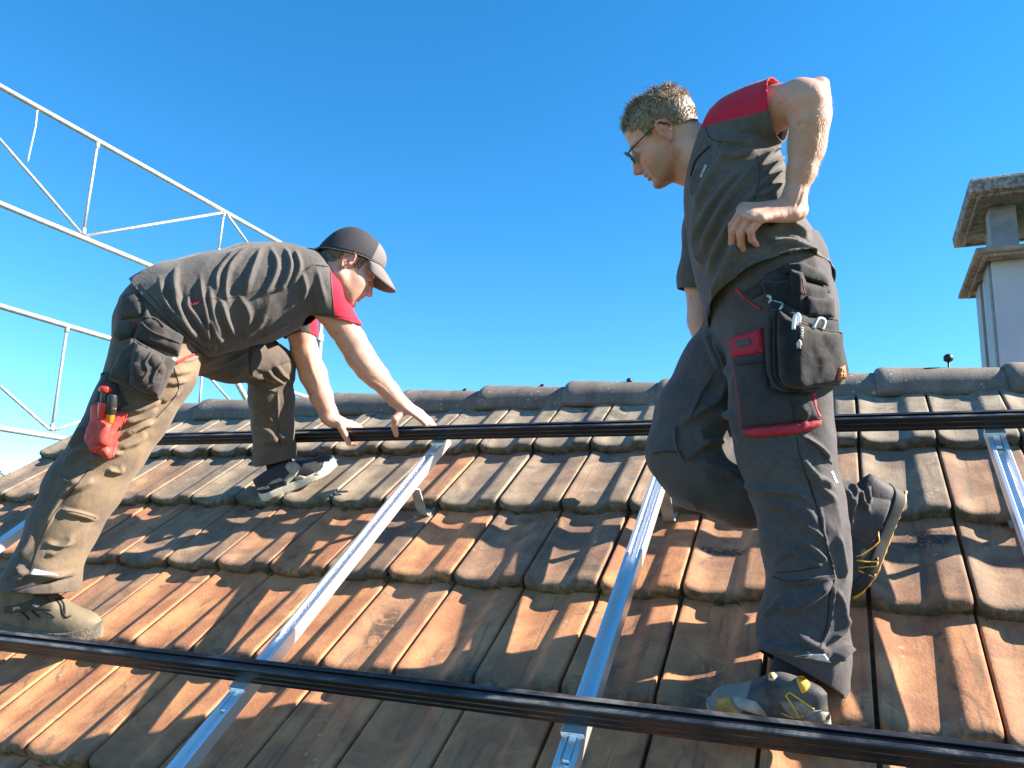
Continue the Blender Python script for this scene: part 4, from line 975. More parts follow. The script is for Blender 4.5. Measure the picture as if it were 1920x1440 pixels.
# -- hair
def hair(h, n, region, length, mat, parent, V, F, wid=.0009, curl=.5, seed=1, comb=(-.15, 0, .35), out=.3, name='hair', sagk=.24):
    """thin curved blades rooted in the head mesh (V, F)"""
    R = np.random.default_rng(seed); N = vnormals(V, F) @ h.R.T; L = h.loc(V); ok = np.where(np.linalg.norm(L, axis=1) < .17)[0]
    reg = np.array([region(p) for p in L[ok]]); ok = ok[reg > 0]; reg = reg[reg > 0]; pick = R.integers(0, len(ok), n); A = []
    for i in pick:
        p = L[ok[i]] + R.normal(size=3) * .0012; nrm = N[ok[i]]; Ln = length(p, reg[i]) * R.uniform(.65, 1.2)
        fl = np.array(comb) + .9 * curl * np.array([noise(p * 26), noise(p * 26 + 7), noise(p * 26 + 13)])
        dirn = unit(nrm * out + (fl - nrm * (fl @ nrm)) * 1.25 + R.normal(size=3) * .13); sag = np.array([.1 * R.normal(), .1 * R.normal(), -1]); q = p - nrm * .001; P = [q]; cl = R.normal(size=3) * .45 * curl
        for s_ in range(4):
            dirn = unit(dirn + sagk * sag * (1 - .1 * s_) + .3 * cl * (1 if s_ % 2 else .4) - .10 * nrm); q = q + dirn * Ln / 4; P.append(q)
        sd_ = unit(np.cross(dirn, nrm) + 1e-6)
        for k_, x in enumerate(P): A += [x - sd_ * wid * (1, 1, .85, .6, .12)[k_], x + sd_ * wid * (1, 1, .85, .6, .12)[k_]]
    A = np.array(A); b_ = np.arange(n)[:, None] * 10; Fh = np.concatenate([b_ + np.array([2 * i, 2 * i + 1, 2 * i + 3, 2 * i + 2]) for i in range(4)])
    o = make(name, h.p(A[:, 0], A[:, 1], A[:, 2]), Fh, mat, parent); o['kind'] = 'stuff'
    keep = np.zeros(len(V), bool); keep[ok[reg > .003]] = True; Fs = F[keep[F].all(1)]; Vs, Fs = compact(V, Fs)
    if len(Fs):
        Vs = Vs + vnormals(Vs, Fs) * (.0022 + .0018 * noise(Vs * 150))[:, None]; make('scalp_hair', Vs, Fs, M_SCALP, parent)
    return o
def mat_hair(name, a, b):
    t = NT(name); f = t.noise(120, 3); t.set(Base_Color=t.mix(t.ramp(f, .3, .7), a, b), Roughness=.42, Specular_IOR_Level=.5, Sheen_Weight=.2)
    return t.m
M_HAIR_R = mat_hair('dark_blond_hair', (.15, .098, .056), (.42, .295, .175)); M_HAIR_L = mat_hair('short_brown_hair', (.06, .042, .03), (.13, .095, .07))
M_SCALP = mat_hair('hair_roots', (.065, .044, .027), (.16, .11, .066))
def reg_r(p):
    x, y, z = p; e = (abs(y) > .066) and (-.034 < x < .010) and z < .020
    return -1 if e else z - np.interp(x, [-.12, -.08, -.044, -.032, -.020, .012, .016, .034, .040, .0535, .073, .1], [-.036, -.028, -.016, .004, .019, .020, .002, .006, .036, .040, .060, .072])
hair(HR, 15000, reg_r, lambda p, r: lerp(.010, .025, float(sstep(.03, .085, p[2]))) * (.45 + .55 * min(1, r / .02)), M_HAIR_R, man_r, VB, FB, .00085, 1.0, 3, (.28, 0, -.22), .30)
def arm_hair(V, F, px, parent, mat, n, D0, D1, seed):
    R = np.random.default_rng(seed); N = vnormals(V, F); UV = project(V); dd = V @ CF; ok = np.where(inside(UV, px) & (dd > D0) & (dd < D1))[0]; pk = ok[R.integers(0, len(ok), n)]
    p = V[pk]; nn = N[pk]; d = np.tile(unit(W(*px[-1], (D0 + D1) / 2) - W(*px[0], (D0 + D1) / 2)), (n, 1)) + R.normal(size=(n, 3)) * .45; d -= nn * (d * nn).sum(1)[:, None]; d /= np.linalg.norm(d, axis=1)[:, None]; d = d + nn * .55
    Ln = R.uniform(.006, .014, n)[:, None]; sd_ = np.cross(d, nn); sd_ /= np.linalg.norm(sd_, axis=1)[:, None]; A = np.stack([p - sd_ * .00016, p + sd_ * .00016, p + d * Ln], 1).reshape(-1, 3)
    o = make('arm_hair', A, np.arange(3 * n).reshape(-1, 3), mat, parent); o['kind'] = 'stuff'
M_AHAIR = plain('fair_arm_hair', (.42, .29, .17), .45)
arm_hair(VB, FB, [(1470, 240), (1560, 180), (1545, 300), (1500, 385), (1470, 380)], man_r, M_AHAIR, 4200, 1.7, 1.88, 4)
# -- eyes and glasses
M_EYE = plain('eyeball', (.55, .52, .5), .2, var=.03); M_IRIS = plain('iris', (.05, .07, .08), .15)
def eyes(h, parent, look):
    for y in (1, -1):
        c = (.0752, .031 * y, -.0068); m = MB(); n = 12; Rr = .0123 * h.sc; ax = unit(h.p(*look) - h.p(*c)); up = unit(h.u - ax * (h.u @ ax)); sd_ = np.cross(ax, up)
        G = [[h.p(*c) + Rr * (math.cos(a) * ax + math.sin(a) * (math.cos(b) * up + math.sin(b) * sd_)) for b in np.linspace(0, 2 * math.pi, 20, endpoint=False)] for a in np.linspace(.02, math.pi / 2, n)]
        m.grid(np.array(G[3:]), 0, True); m.grid(np.array(G[:4]), 1, True); m.make('eye', None, parent, mats=[M_EYE, M_IRIS])
eyes(HR, man_r, (.3, 0, -.12))
M_FRAME = plain('dark_glasses_frame', (.012, .012, .015), .3); t = NT('spectacle_lens'); t.set(Base_Color=(.22, .30, .31), Roughness=.02, Transmission_Weight=1., IOR=1.15, Alpha=1.); M_LENS = t.m
gl = None; m = MB()
def rim_pts(y): return [HR.p(.1080 - .010 * abs(math.cos(a)) * (1 if math.cos(a) * y > 0 else .15) + .004 * math.sin(a), y * .034 + .0235 * math.copysign(abs(math.cos(a)) ** .85, math.cos(a)), -.006 + .0190 * math.copysign(abs(math.sin(a)) ** .85, math.sin(a))) for a in np.linspace(0, 2 * math.pi, 33)]
for y in (1, -1): m.tube(rim_pts(y), .0017, 8, caps=False)
m.tube([HR.p(.107, .011, .001), HR.p(.112, 0, .004), HR.p(.107, -.011, .001)], .0015, 8)
frame = m.make('glasses', M_FRAME, man_r)
for y in (1, -1):
    R_ = rim_pts(y); m = MB(); m.add(R_[:-1] + [np.mean(R_[:-1], 0) + .002 * HR.f], [(i, (i + 1) % 32, 32) for i in range(32)]); solidify(m.make('lens', M_LENS, frame), .0015)
    MB().tube([HR.p(.0985, .0575 * y, .003), HR.p(.092, .066 * y, .004), HR.p(.06, .0735 * y, .008), HR.p(.02, .0785 * y, .013), HR.p(-.012, .0790 * y, .014), HR.p(-.026, .0785 * y, .004), HR.p(-.031, .077 * y, -.010)], [.0022, .0022, .0017, .0016, .0018, .002, .0016], 8).make('temple', M_FRAME, frame)

# ================================================================== SHOES
def shoe(parent, heel, f, u, L, wd, upper_m, sole_m, prof=None, sole_h=.030, toe_spring=.016, side=1):
    f = unit(f); u = unit(u - f * (u @ f)); l = np.cross(u, f)
    tt = np.array([0, .015, .05, .11, .18, .27, .36, .45, .54, .62, .70, .78, .85, .91, .955, .985, 1.0])
    hw = np.interp(tt, [0, .02, .06, .15, .3, .45, .6, .72, .85, .93, .98, 1], [.10, .40, .62, .72, .70, .74, .92, 1., .90, .66, .34, .06]) * wd / 2
    off = np.interp(tt, [0, .4, .7, 1], [0, -.002, .004, .010]) * side
    zb = toe_spring * np.maximum(0, (tt - .72) / .28) ** 1.7 + .008 * np.maximum(0, (.08 - tt) / .08) ** 2
    hs = prof or ([0, .05, .15, .3, .38, .47, .58, .7, .82, .92, .97, 1], [.060, .076, .088, .100, .104, .094, .076, .061, .053, .042, .026, .004])
    hh = np.interp(tt, *hs); P = lambda t, y, z: heel + f * (t * L) + l * y + u * z
    G = []
    for i, t in enumerate(tt):
        row = []; zt = zb[i] + sole_h * .8
        for a in np.linspace(0, math.pi, 17):
            c, s_ = math.cos(a), math.sin(a); ny = math.copysign(abs(c) ** .62, c) * hw[i] * .965; nz = hh[i] * abs(s_) ** .72 * (1 - .0 * c)
            ny *= 1 - .32 * (nz / max(hh[i], 1e-3)) ** 2 * np.interp(t, [0, .3, .5, .8], [.4, 1., .8, .3])
            row.append(P(t, off[i] + ny, zt + nz))
        G.append(row)
    G = np.array(G); up = MB().grid(G).make('shoe', upper_m, parent)
    n = G.shape[0] * G.shape[1]; attr(up, 'along', np.repeat(tt, 17)); attr(up, 'high', np.tile(np.sin(np.linspace(0, math.pi, 17)), len(tt)))
    sd_ = up.modifiers.new('sub', 'SUBSURF'); sd_.levels = 2; sd_.render_levels = 2
    S = []
    for i, t in enumerate(tt):
        h0 = zb[i]; h1 = zb[i] + sole_h * (1 if t < .9 else 1.25); e = hw[i] + .0035
        S.append([P(t - (.004 if i == 0 else 0) + (.006 if i == len(tt) - 1 else 0), off[i] + y, z) for y, z in ((-e * .86, h0), (-e * .97, h0 + .004), (-e, h0 + sole_h * .45), (-e * .985, h1 - .002), (-e * .90, h1), (e * .90, h1), (e * .985, h1 - .002), (e, h0 + sole_h * .45), (e * .97, h0 + .004), (e * .86, h0))])
    S = np.array(S); m = MB().grid(S, 0, True); m.add(S[0], [tuple(range(9, -1, -1))]); m.add(S[-1], [tuple(range(10))])
    so = m.make('sole', sole_m, up); sd_ = so.modifiers.new('sub', 'SUBSURF'); sd_.levels = 1; sd_.render_levels = 2
    return up, so, P
def mat_shoe(name, main, toe, dust, amt=.5, hi=None):
    t = NT(name); a = t.attr('along'); h = t.attr('high'); n = t.noise(40, 4); d = t.noise(16, 5, .65)
    wob = t.math('ADD', a, t.math('MULTIPLY', h, .10)); c = t.mix(t.ramp(wob, .70, .73), main, toe)
    if hi: c = t.mix(t.math('MULTIPLY', t.ramp(h, .86, .93), t.ramp(a, .5, .6, 1, 0)), c, hi)
    c = t.mix(t.ramp(d, .35, .65, 0, amt), c, dust); t.set(Base_Color=c, Roughness=.7); t.bump(t.noise(500, 2), .0008, .6, t.bump(n, .002)); return t.m
M_TOE = plain('worn_orange_toe', (.40, .205, .04), .75, var=.45, scale=45); M_YEL = plain('yellow_trim', (.58, .31, .025), .5); M_TREAD = plain('dark_rubber', (.016, .017, .020), .75, var=.3, scale=60); M_GREYSOLE = plain('dusty_grey_rubber', (.36, .34, .29), .85, var=.25, scale=50, bump=.002)
M_SHOE_R = mat_shoe('safety_shoe_dusty', (.014, .016, .024), (.19, .175, .145), (.15, .135, .11), .45)
M_SHOE_R2 = mat_shoe('safety_shoe_dark', (.012, .013, .017), (.022, .022, .024), (.035, .033, .030), .35)
# planted shoe
heel = hit_roof(1556, 1352, .085) + .045 * CF * 0; toe = hit_roof(1346, 1326, .075); f = unit(toe - heel)
u = unit(RN * .55 + np.array([0, 0, 1.]) * .6 - CF * .18); L_ = np.linalg.norm(toe - heel) * 1.08
u = unit(u - f * (u @ f)); heel = heel - u * .030
sh1, so1, PS = shoe(man_r, heel, f, u, L_, .112, M_SHOE_R, M_GREYSOLE)
B1 = bvh_of(sh1); z6 = lambda *p: [(1300 + x / 6, 1200 + y / 6) for x, y in p]
patch('heel_counter', z6((1240, 910), (1320, 850), (1450, 805), (1530, 815), (1540, 880), (1450, 930)), B1, plain('dusty_heel', (.22, .20, .165), .85, var=.3, scale=60), sh1, .003, .001, 3, 4)
patch('dusty_rand', z6((440, 640), (540, 640), (700, 690), (800, 800), (830, 860), (700, 830), (560, 790), (470, 730)), B1, plain('dusty_rand', (.30, .27, .215), .85, var=.3, scale=60), sh1, .003, .001, 3, 4)
patch('vamp_strap', z6((960, 690), (1200, 690), (1360, 790), (1440, 790), (1330, 850), (1240, 900), (1120, 880), (1040, 800)), B1, plain('dusty_vamp', (.20, .18, .145), .85, var=.3, scale=60), sh1, .002, .001, 3, 4)
B1 = bvh_of(sh1, *[c for c in sh1.children if c.name != 'sole'])
patch('toe_guard', z6((255, 790), (275, 650), (330, 625), (405, 632), (440, 700), (480, 780), (545, 830), (400, 828)), B1, M_TOE, sh1, .003, .001, 3, 4)
for q in (z6((1080, 585), (1200, 670), (1360, 780), (1540, 625)), z6((1080, 590), (1040, 625), (1120, 740), (1190, 865), (1240, 840)), z6((985, 820), (1060, 850), (1130, 875))): line('piping', q, B1, .0021, M_YEL, sh1, curve=False)
patch('lacing_dial', z6((1150, 435), (1185, 410), (1240, 420), (1310, 490), (1300, 540), (1250, 595), (1215, 590), (1180, 510)), B1, M_YEL, sh1, .004, .002, 3, 3, smooth_poly=True)
patch('tongue_badge', z6((845, 375), (910, 365), (940, 400), (910, 455), (850, 450)), B1, M_REFL, sh1, .003, .001, 3, 2)
B1b = bvh_of(sh1, *sh1.children); patch('badge_disc', z6((850, 400), (880, 370), (910, 400), (905, 430), (875, 442), (850, 425)), B1b, M_YEL, sh1, .003, .001, 2.5, 2, smooth_poly=True)
lettering('esd_mark', 'A', z6((868, 424))[0], (1, -.1), 7, bvh_of(*[c for c in sh1.children if c.name.startswith('badge_disc')]), M_SEAM, sh1)
# propped shoe: toe on the tiles, sole turned up
toe = W(1600, 1128, 1.925); heel = W(1692, 922, 1.965); f = unit(toe - heel); u = unit(-CR * .91 - CD * .40 - CF * .10); u = unit(u - f * (u @ f))
sh2, so2, _ = shoe(man_r, heel + f * .0 - u * .0, f, u, np.linalg.norm(toe - heel) * 1.02, .105, M_SHOE_R2, M_TREAD, side=-1, sole_h=.036)
B2 = bvh_of(sh2, so2); z7 = lambda *p: [(1560 + x / 5.5375, 890 + y / 5.5385) for x, y in p]
for q in (z7((475, 580), (488, 690), (430, 750), (310, 835), (250, 850)), z7((255, 890), (350, 905), (475, 900), (470, 860)), z7((475, 905), (460, 950), (270, 965), (280, 1000), (430, 1060), (450, 1030)), z7((430, 1065), (405, 1160))): line('piping', q, B2, .0020, M_YEL, sh2, curve=False)
m = MB(); q = [heel + f * (t_ * np.linalg.norm(toe - heel)) - u * (.0005 - .016 * max(0, (t_ - .72) / .28) ** 1.7) - CF * .045 * np.interp(t_, [0, .08, .3, .7, .95, 1], [.3, .65, .7, 1, .55, .2]) for t_ in np.linspace(-.01, .97, 40)]
m.tube(q, [.0035 + .0014 * (i % 3 == 0) for i in range(40)], 6); m.make('outsole_edge', M_YEL, sh2)
# socks and ankles
for pth, r in (([(1500, 1215, 1.755), (1488, 1255, 1.752), (1480, 1290, 1.75)], .046), ([(1610, 985, 1.965), (1640, 1000, 1.96), (1655, 1010, 1.955)], .046)):
    MB().tube([W(*p) for p in pth], r, 16).make('sock', M_SOCK, man_r)
# ================================================================== BENDING MAN
LEGL = [st(302, 612, 2.67, 80, .125), st(288, 690, 2.63, 73, .115), st(247, 770, 2.60, 66, .105), st(208, 838, 2.57, 60, .100), st(156, 915, 2.53, 62, .098), st(117, 990, 2.50, 56, .092), st(92, 1050, 2.475, 53, .088), st(76, 1100, 2.46, 62, .090), st(66, 1140, 2.45, 56, .080)]
FARL = [st(355, 640, 2.84, 60, .115), st(430, 668, 2.96, 46, .105), st(488, 676, 3.06, 41, .095), st(508, 690, 3.09, 41, .09), st(509, 745, 3.12, 38, .085), st(513, 800, 3.15, 35, .080), st(516, 850, 3.17, 35, .078), st(519, 905, 3.19, 33, .075)]
PELL = [st(345, 572, 2.74, 66, .135), st(306, 590, 2.73, 68, .145), st(302, 625, 2.74, 70, .15)]
lo, hi = bounds([s[0] for s in LEGL + FARL + PELL], .2); g = Grid(lo, hi, .0048); chain(g, PELL, .03)
g.add(ecap(PELL[1][0], FARL[0][0], .12, .105, .13, .11, CF), .04); g.add(ecap(PELL[1][0], LEGL[0][0], .12, .12, .13, .12, CF), .03); chain(g, FARL, .03)
g2 = Grid(lo, hi, .0048); chain(g2, LEGL, .035); k = .03; A, B = g.D, g2.D; h = np.clip(.5 + .5 * (A - B) / k, 0, 1); g.D = (A * (1 - h) + B * h - k * h * (1 - h)).astype(np.float32)
V, F = g.mesh(); V, F = largest(V, F); V = smooth(V, F, 1)
y1 = lambda *p: [(x / 3, 400 + y / 3) for x, y in p]
y6 = lambda *p: [(x / 3, 860 + y / 3) for x, y in p]
yb = lambda *p: [(200 + x / 6.545, 500 + y / 6.545) for x, y in p]
S = [(y1((960, 900), (1030, 890), (1080, 880)), 5, 5), (y1((940, 960), (1000, 945), (1050, 940)), 5, 5), (y1((900, 1060), (960, 1020), (1010, 1000)), 6, 6), (y1((720, 1110), (800, 1100), (900, 1050)), 6, 8), (y1((690, 1180), (800, 1150), (890, 1090)), 6, 7), (y1((690, 1260), (780, 1200), (870, 1170)), 6, 9),
     (y1((660, 1330), (760, 1280), (830, 1230)), 7, 8), (y1((480, 1400), (560, 1370), (700, 1340)), 7, 9), (y1((360, 1430), (460, 1330), (560, 1330)), 8, 8), (y1((400, 1330), (450, 1250), (480, 1200)), 8, 8), (y1((1010, 830), (1080, 820), (1120, 790)), 4, 5),
     (y6((240, 420), (290, 330), (360, 200), (440, 110), (500, 70)), 4, 6), (y6((400, 180), (470, 150), (530, 120)), 7, 9), (y6((340, 290), (440, 310), (540, 340)), 5, 7), (y6((250, 470), (330, 490), (420, 470)), 6, 5), (y6((250, 540), (330, 520), (420, 420)), 8, 6),
     (y6((100, 600), (140, 640), (200, 650), (330, 660), (410, 640)), 5, 8), (y6((90, 690), (140, 650), (110, 600)), 6, 10), (y6((60, 730), (200, 710), (410, 660)), 5, -6), (y6((100, 560), (160, 500), (200, 400)), 6, 6), (y6((320, 100), (400, 130), (470, 130)), 6, 5), (y6((280, 220), (310, 150), (370, 50)), 8, -5), (y6((600, 60), (670, 70), (690, 40)), 5, 6),
     (y1((1130, 880), (1250, 850), (1380, 790)), 4, 5), (y1((1180, 900), (1300, 870), (1400, 850)), 4, 6), (y1((1130, 850), (1240, 800), (1380, 760)), 4, 5), (y1((1410, 770), (1405, 850), (1420, 910)), 2.5, 4), (y1((1540, 840), (1580, 900), (1630, 940)), 5, 8), (y1((1500, 880), (1540, 920), (1600, 960)), 5, 8), (y1((1600, 790), (1560, 860), (1530, 920)), 5, -8),
     (y1((1410, 920), (1490, 920), (1570, 960)), 4, 7), (y1((1420, 960), (1480, 980), (1560, 1000)), 4, 5), (y1((1555, 1000), (1560, 1100), (1560, 1220)), 3, 4), (y1((1440, 1200), (1520, 1230), (1560, 1290)), 5, 6), (y1((1450, 1290), (1520, 1280), (1630, 1230)), 5, 7), (y1((1560, 1220), (1590, 1260), (1630, 1270)), 5, 6), (y1((1440, 1100), (1500, 1130), (1540, 1180)), 6, 4), (y1((1470, 1350), (1540, 1330), (1620, 1300)), 5, 5)]
V = folds(V, F, S, 1.6); V = rumple(V, F, .0065, 9, LEGL[2][0] - LEGL[5][0], .7, 5)
pn = three(W(3, 1102, 2.46), W(70, 1115, 2.36), W(137, 1108, 2.46), W(66, 1180, 2.45)); V, F = clip(V, F, *pn, W(70, 1120, 2.45), .17, .0048)
pn = three(W(482, 874, 3.18), W(515, 868, 3.11), W(549, 858, 3.18), W(519, 940, 3.18)); V, F = clip(V, F, *pn, W(519, 890, 3.18), .14, .0048)
V, F = compact(V, F); TV_L = V; TF_L = F
# -- body
HL = Head(W(653, 495, 2.865), *head_axes(653, 495, 1, math.radians(35), math.radians(15), math.radians(-4)), 1.085)
ARML = [st(590, 540, 2.83, 38), st(618, 578, 2.845, 29), st(640, 610, 2.865, 26.5), st(659, 638, 2.885, 26), st(675, 667, 2.905, 26), st(691, 690, 2.92, 24), st(706, 706, 2.932, 21.5), st(730, 733, 2.95, 17), st(749, 754, 2.962, 15)]
FARML = [st(558, 560, 3.06, 38), st(564, 622, 3.09, 25), st(571, 660, 3.105, 24.5), st(587, 702, 3.11, 24.5), st(603, 745, 3.112, 20), st(615, 772, 3.112, 15.5), st(624, 788, 3.112, 14)]
NECKL = [(HL.p(-.020, 0, -.02), .058, .058), (HL.p(-.045, 0, -.085), .059, .058), st(612, 516, 2.90, 34, .062), st(585, 530, 2.92, 44, .08)]
CORL = [st(585, 530, 2.92, 44, .09), st(540, 545, 2.90, 58, .12), st(460, 560, 2.86, 66, .13), st(360, 580, 2.77, 66, .13)]
lo, hi = bounds([s[0] for s in ARML + FARML + CORL] + [HL.p(.13, 0, -.13), HL.p(-.11, 0, .13), HL.p(.1, .1, 0), HL.p(0, -.1, .12), W(825, 806, 3.25), W(680, 850, 3.28)], .06); g = Grid(lo, hi, .0029)
chain(g, CORL, .03); chain(g, NECKL, .03); chain(g, ARML, .016); chain(g, FARML, .016)
g.add(ecap(CORL[0][0], ARML[0][0], .07, .07, .07, .07, CF), .03); g.add(ecap(CORL[0][0], FARML[0][0], .07, .07, .07, .07, CF), .03)
g.add(ecap(W(673, 668, 2.885), W(700, 704, 2.91), .036, .030, .036, .03, CF), .02)
HL.build(g, 1.0, 1.08); g.add(cap(HL.p(.050, 0, -.098), HL.p(.0, 0, -.115), .018, .034), .03)
def rail_pt(u, v, s_, lift=0.):                     # on the plane s = const of the upper rail
    d = ray(u, v); return d * (s_ / (RS @ d)) - lift * RS
fr = 2.268; wl = ARML[-1][0]; kn = W(786, 779, 2.990)
hand(g, wl, kn - wl, unit(-CD * .86 + CR * .42 - CF * .28), [wl + .035 * unit(kn - wl), rail_pt(745, 781, fr, .020), rail_pt(742, 797, fr, .012), rail_pt(745, 813, fr, .008)], [(.10, .20, .15), (.12, .22, .18), (.14, .25, .2), (.18, .3, .2)], 1.06, .0, 1)
wl2 = FARML[-1][0]; kn2 = W(655, 797, 3.150)
hand(g, wl2, kn2 - wl2, unit(-CD * .95 - CF * .3), [wl2 + .035 * unit(kn2 - wl2), rail_pt(644, 799, fr, .016), rail_pt(650, 814, fr, .011), rail_pt(656, 828, fr, .008)], [(.95, 1.25, .6), (.95, 1.3, .6), (1., 1.3, .6), (1., 1.3, .6)], 1.08, .0, -1)
VB, FB = g.mesh(); VB, FB = largest(VB, FB); VB = smooth(VB, FB, 1); yh = lambda *p: [(590 + x / 7.385, 680 + y / 7.385) for x, y in p]
SK = [(yh((620, 180), (800, 250), (950, 350), (1060, 470)), 2.5, 2.2), (yh((780, 250), (900, 340), (1000, 480)), 2., 1.5), (yh((1060, 600), (1150, 610), (1250, 600)), 2.5, -1.5), ([(655, 660), (672, 690), (700, 715)], 6, 2.5), ([(640, 610), (668, 650), (700, 690)], 7, -2.), ([(640, 655), (650, 668), (668, 678)], 3, -2), (yh((1250, 620), (1350, 700), (1480, 800)), 2.2, 1.3), (yh((1220, 660), (1300, 750), (1400, 830)), 2.2, 1.2), (yh((250, 760), (330, 830), (400, 880)), 2.2, 1.4), ([(575, 650), (585, 690), (600, 730)], 6, 2.), ([(556, 690), (570, 700), (580, 695)], 3, -1.5)]
Lh = HL.loc(VB); kc = sstep(.0, .02, Lh[:, 2] - np.interp(Lh[:, 0], [-.11, -.04, .02, .1], [.0, .016, .040, .058])) * (np.linalg.norm(Lh, axis=1) < .18); cc = HL.p(-.006, 0, .02)
VB = VB - (VB - cc) * (.14 * kc)[:, None]
VB = folds(VB, FB, SK, .7); man_l = make('person', VB, FB, M_SKIN_L, None, origin=W(75, 1190, 2.46)); HL.paint(man_l, VB, .75)
tag(man_l, 'bending man in a grey cap with both hands on the black rail below the ridge', 'person')
trousers_l = make('trousers', TV_L, TF_L, M_TROU_L, man_l); solidify(trousers_l, .003)
UV = project(TV_L); dd, _ = segdist(UV, [(350, 690), (300, 760), (250, 850), (170, 950), (120, 1040)]); attr(trousers_l, 'dust', np.clip(1.25 - dd / 70, 0, 1) * (TV_L @ CF < 2.9) + .25 * (TV_L @ CF > 2.9))
BTL = bvh_of(trousers_l)
# -- shirt
TOL = [st(300, 602, 2.71, 92, .172), st(335, 588, 2.73, 93, .178), st(405, 568, 2.77, 91, .180), st(478, 550, 2.82, 90, .185), st(535, 538, 2.87, 79, .190), st(578, 530, 2.90, 58, .150), st(604, 518, 2.905, 46, .095)]
SLL = [st(572, 528, 2.80, 58, .105), st(599, 548, 2.82, 46, .092), st(622, 585, 2.845, 35, .072), st(646, 622, 2.88, 33, .068)]
SLLF = [st(555, 555, 3.04, 52, .08), st(558, 590, 3.08, 36, .065), st(564, 622, 3.10, 30, .058), st(570, 655, 3.11, 29, .056)]
lo, hi = bounds([s[0] for s in TOL + SLL + SLLF], .2); g = Grid(lo, hi, .0044); chain(g, TOL, .03); chain(g, SLL, .02); chain(g, SLLF, .02)
g.add(ecap(TOL[4][0], SLL[0][0], .13, .09, .13, .09, CF), .03); g.add(ecap(TOL[4][0], SLLF[0][0], .13, .09, .13, .09, CF), .03)
V, F = g.mesh(); V, F = largest(V, F); V = smooth(V, F, 2)
S = [(yb((660, 150), (690, 330), (760, 480), (900, 640), (1020, 780)), 5, 9), (yb((880, 90), (850, 250), (860, 430), (930, 610), (1020, 770), (1120, 920)), 5, 10), (yb((1020, 330), (1000, 480), (1090, 600), (1200, 760), (1290, 960)), 6, 9), (yb((1150, 110), (1180, 350), (1230, 600), (1250, 800), (1280, 960)), 5, 9), (yb((1260, 600), (1330, 780), (1420, 940)), 7, 9),
     (yb((760, 140), (740, 260), (800, 420)), 4, -6), (yb((950, 200), (930, 350), (980, 520)), 5, -6), (yb((1080, 250), (1090, 400), (1150, 520)), 5, -6), (yb((600, 560), (740, 700), (900, 830), (1050, 950)), 4, 6), (yb((640, 420), (720, 560), (860, 680)), 4, 5), (yb((1000, 640), (1100, 780), (1150, 900)), 5, -7),
     (y1((1400, 180), (1300, 300), (1270, 430), (1290, 520)), 6, 7), (y1((1470, 190), (1420, 330), (1380, 450)), 6, 8), (y1((1520, 190), (1560, 300), (1510, 420), (1440, 470)), 5, 8), (y1((1590, 180), (1640, 290), (1600, 400), (1530, 440)), 5, 8), (y1((1660, 200), (1690, 310), (1640, 410)), 5, 7), (y1((1340, 200), (1230, 330), (1220, 440)), 6, 6),
     (y1((1240, 480), (1280, 600), (1320, 690)), 7, 8), (y1((1180, 420), (1200, 560), (1250, 700)), 6, 7), (y1((1340, 460), (1400, 560), (1390, 650)), 7, 6), (y1((1600, 420), (1530, 460), (1440, 500)), 6, -6), (y1((1700, 330), (1720, 430), (1690, 500)), 6, 6), (y1((1780, 310), (1800, 400), (1830, 500)), 6, 5), (y1((1720, 320), (1780, 290), (1850, 300)), 2.5, 3), (y1((1740, 420), (1760, 500), (1770, 570)), 6, -6),
     (y1((1140, 700), (1200, 760), (1200, 640)), 6, 7), (y1((1060, 640), (1120, 700), (1160, 780)), 5, 7), (y1((1640, 600), (1560, 640), (1480, 690)), 6, 5), (y1((1500, 560), (1440, 640), (1360, 700)), 7, 5), (y1((1000, 300), (980, 400), (1020, 500)), 5, 6)]
V = folds(V, F, S, 1.35); V = rumple(V, F, .0045, 10, CD, .35, 6)
pn = three(W(256, 528, 2.73), W(338, 627, 2.55), W(391, 668, 2.73), W(200, 680, 2.7)); V, F = clip(V, F, *pn, None, 9, .0044)
pn = three(W(590, 594, 2.83), W(660, 604, 2.845), W(626, 596, 2.77), W(640, 660, 2.87)); V, F = clip(V, F, *pn, W(634, 626, 2.855), .125, .0044)
pn = three(W(540, 616, 3.10), W(588, 627, 3.10), W(564, 621, 3.04), W(570, 680, 3.1)); V, F = clip(V, F, *pn, W(568, 645, 3.1), .075, .0044)
pn = three(W(606, 478, 2.91), W(637, 526, 2.92), W(619, 500, 2.83), HL.p(0, 0, 0)); V, F = clip(V, F, *pn, W(640, 492, 2.90), .085, .0044); V, F = compact(V, F)
shirt_l = make('t_shirt', V, F, M_SHIRT_L, man_l); solidify(shirt_l, .003); attr(shirt_l, 'dust', np.zeros(len(V)))
UV = project(V); DD = V @ CF; r1 = UV[:, 0] - np.interp(UV[:, 1], [470, 497, 593, 620], [608, 619.5, 627.5, 630]); r2 = UV[:, 0] - np.interp(UV[:, 1], [590, 627], [578, 583])
attr(shirt_l, 'red', np.where((DD < 2.93) & (UV[:, 1] > 462), r1, np.where((DD > 2.97) & (UV[:, 1] > 585), r2, -5)))
BSL = bvh_of(shirt_l)
patch('side_tag', yb((1015, 455), (1060, 410), (1165, 388), (1172, 425), (1060, 497)), BSL, M_REDC, shirt_l, .003, .001, 2.5, 2); lettering('tag_print', 'strauss', yb((1060, 470))[0], (1, -.34), 4.4, bvh_of(*shirt_l.children), M_WHITE, shirt_l)
line('hem_stitching', [(262, 532), (300, 575), (338, 616), (388, 657)], BSL, .0012, M_SEAM, shirt_l); line('sleeve_stitching', [(592, 589), (625, 591), (658, 597)], BSL, .0010, M_SEAM, shirt_l); line('side_seam', y1((1860, 290), (1862, 400), (1880, 570)), BSL, .0012, M_SEAM, shirt_l); line('shoulder_seam', y1((1700, 330), (1760, 292), (1850, 300)), BSL, .0012, M_SEAM, shirt_l)
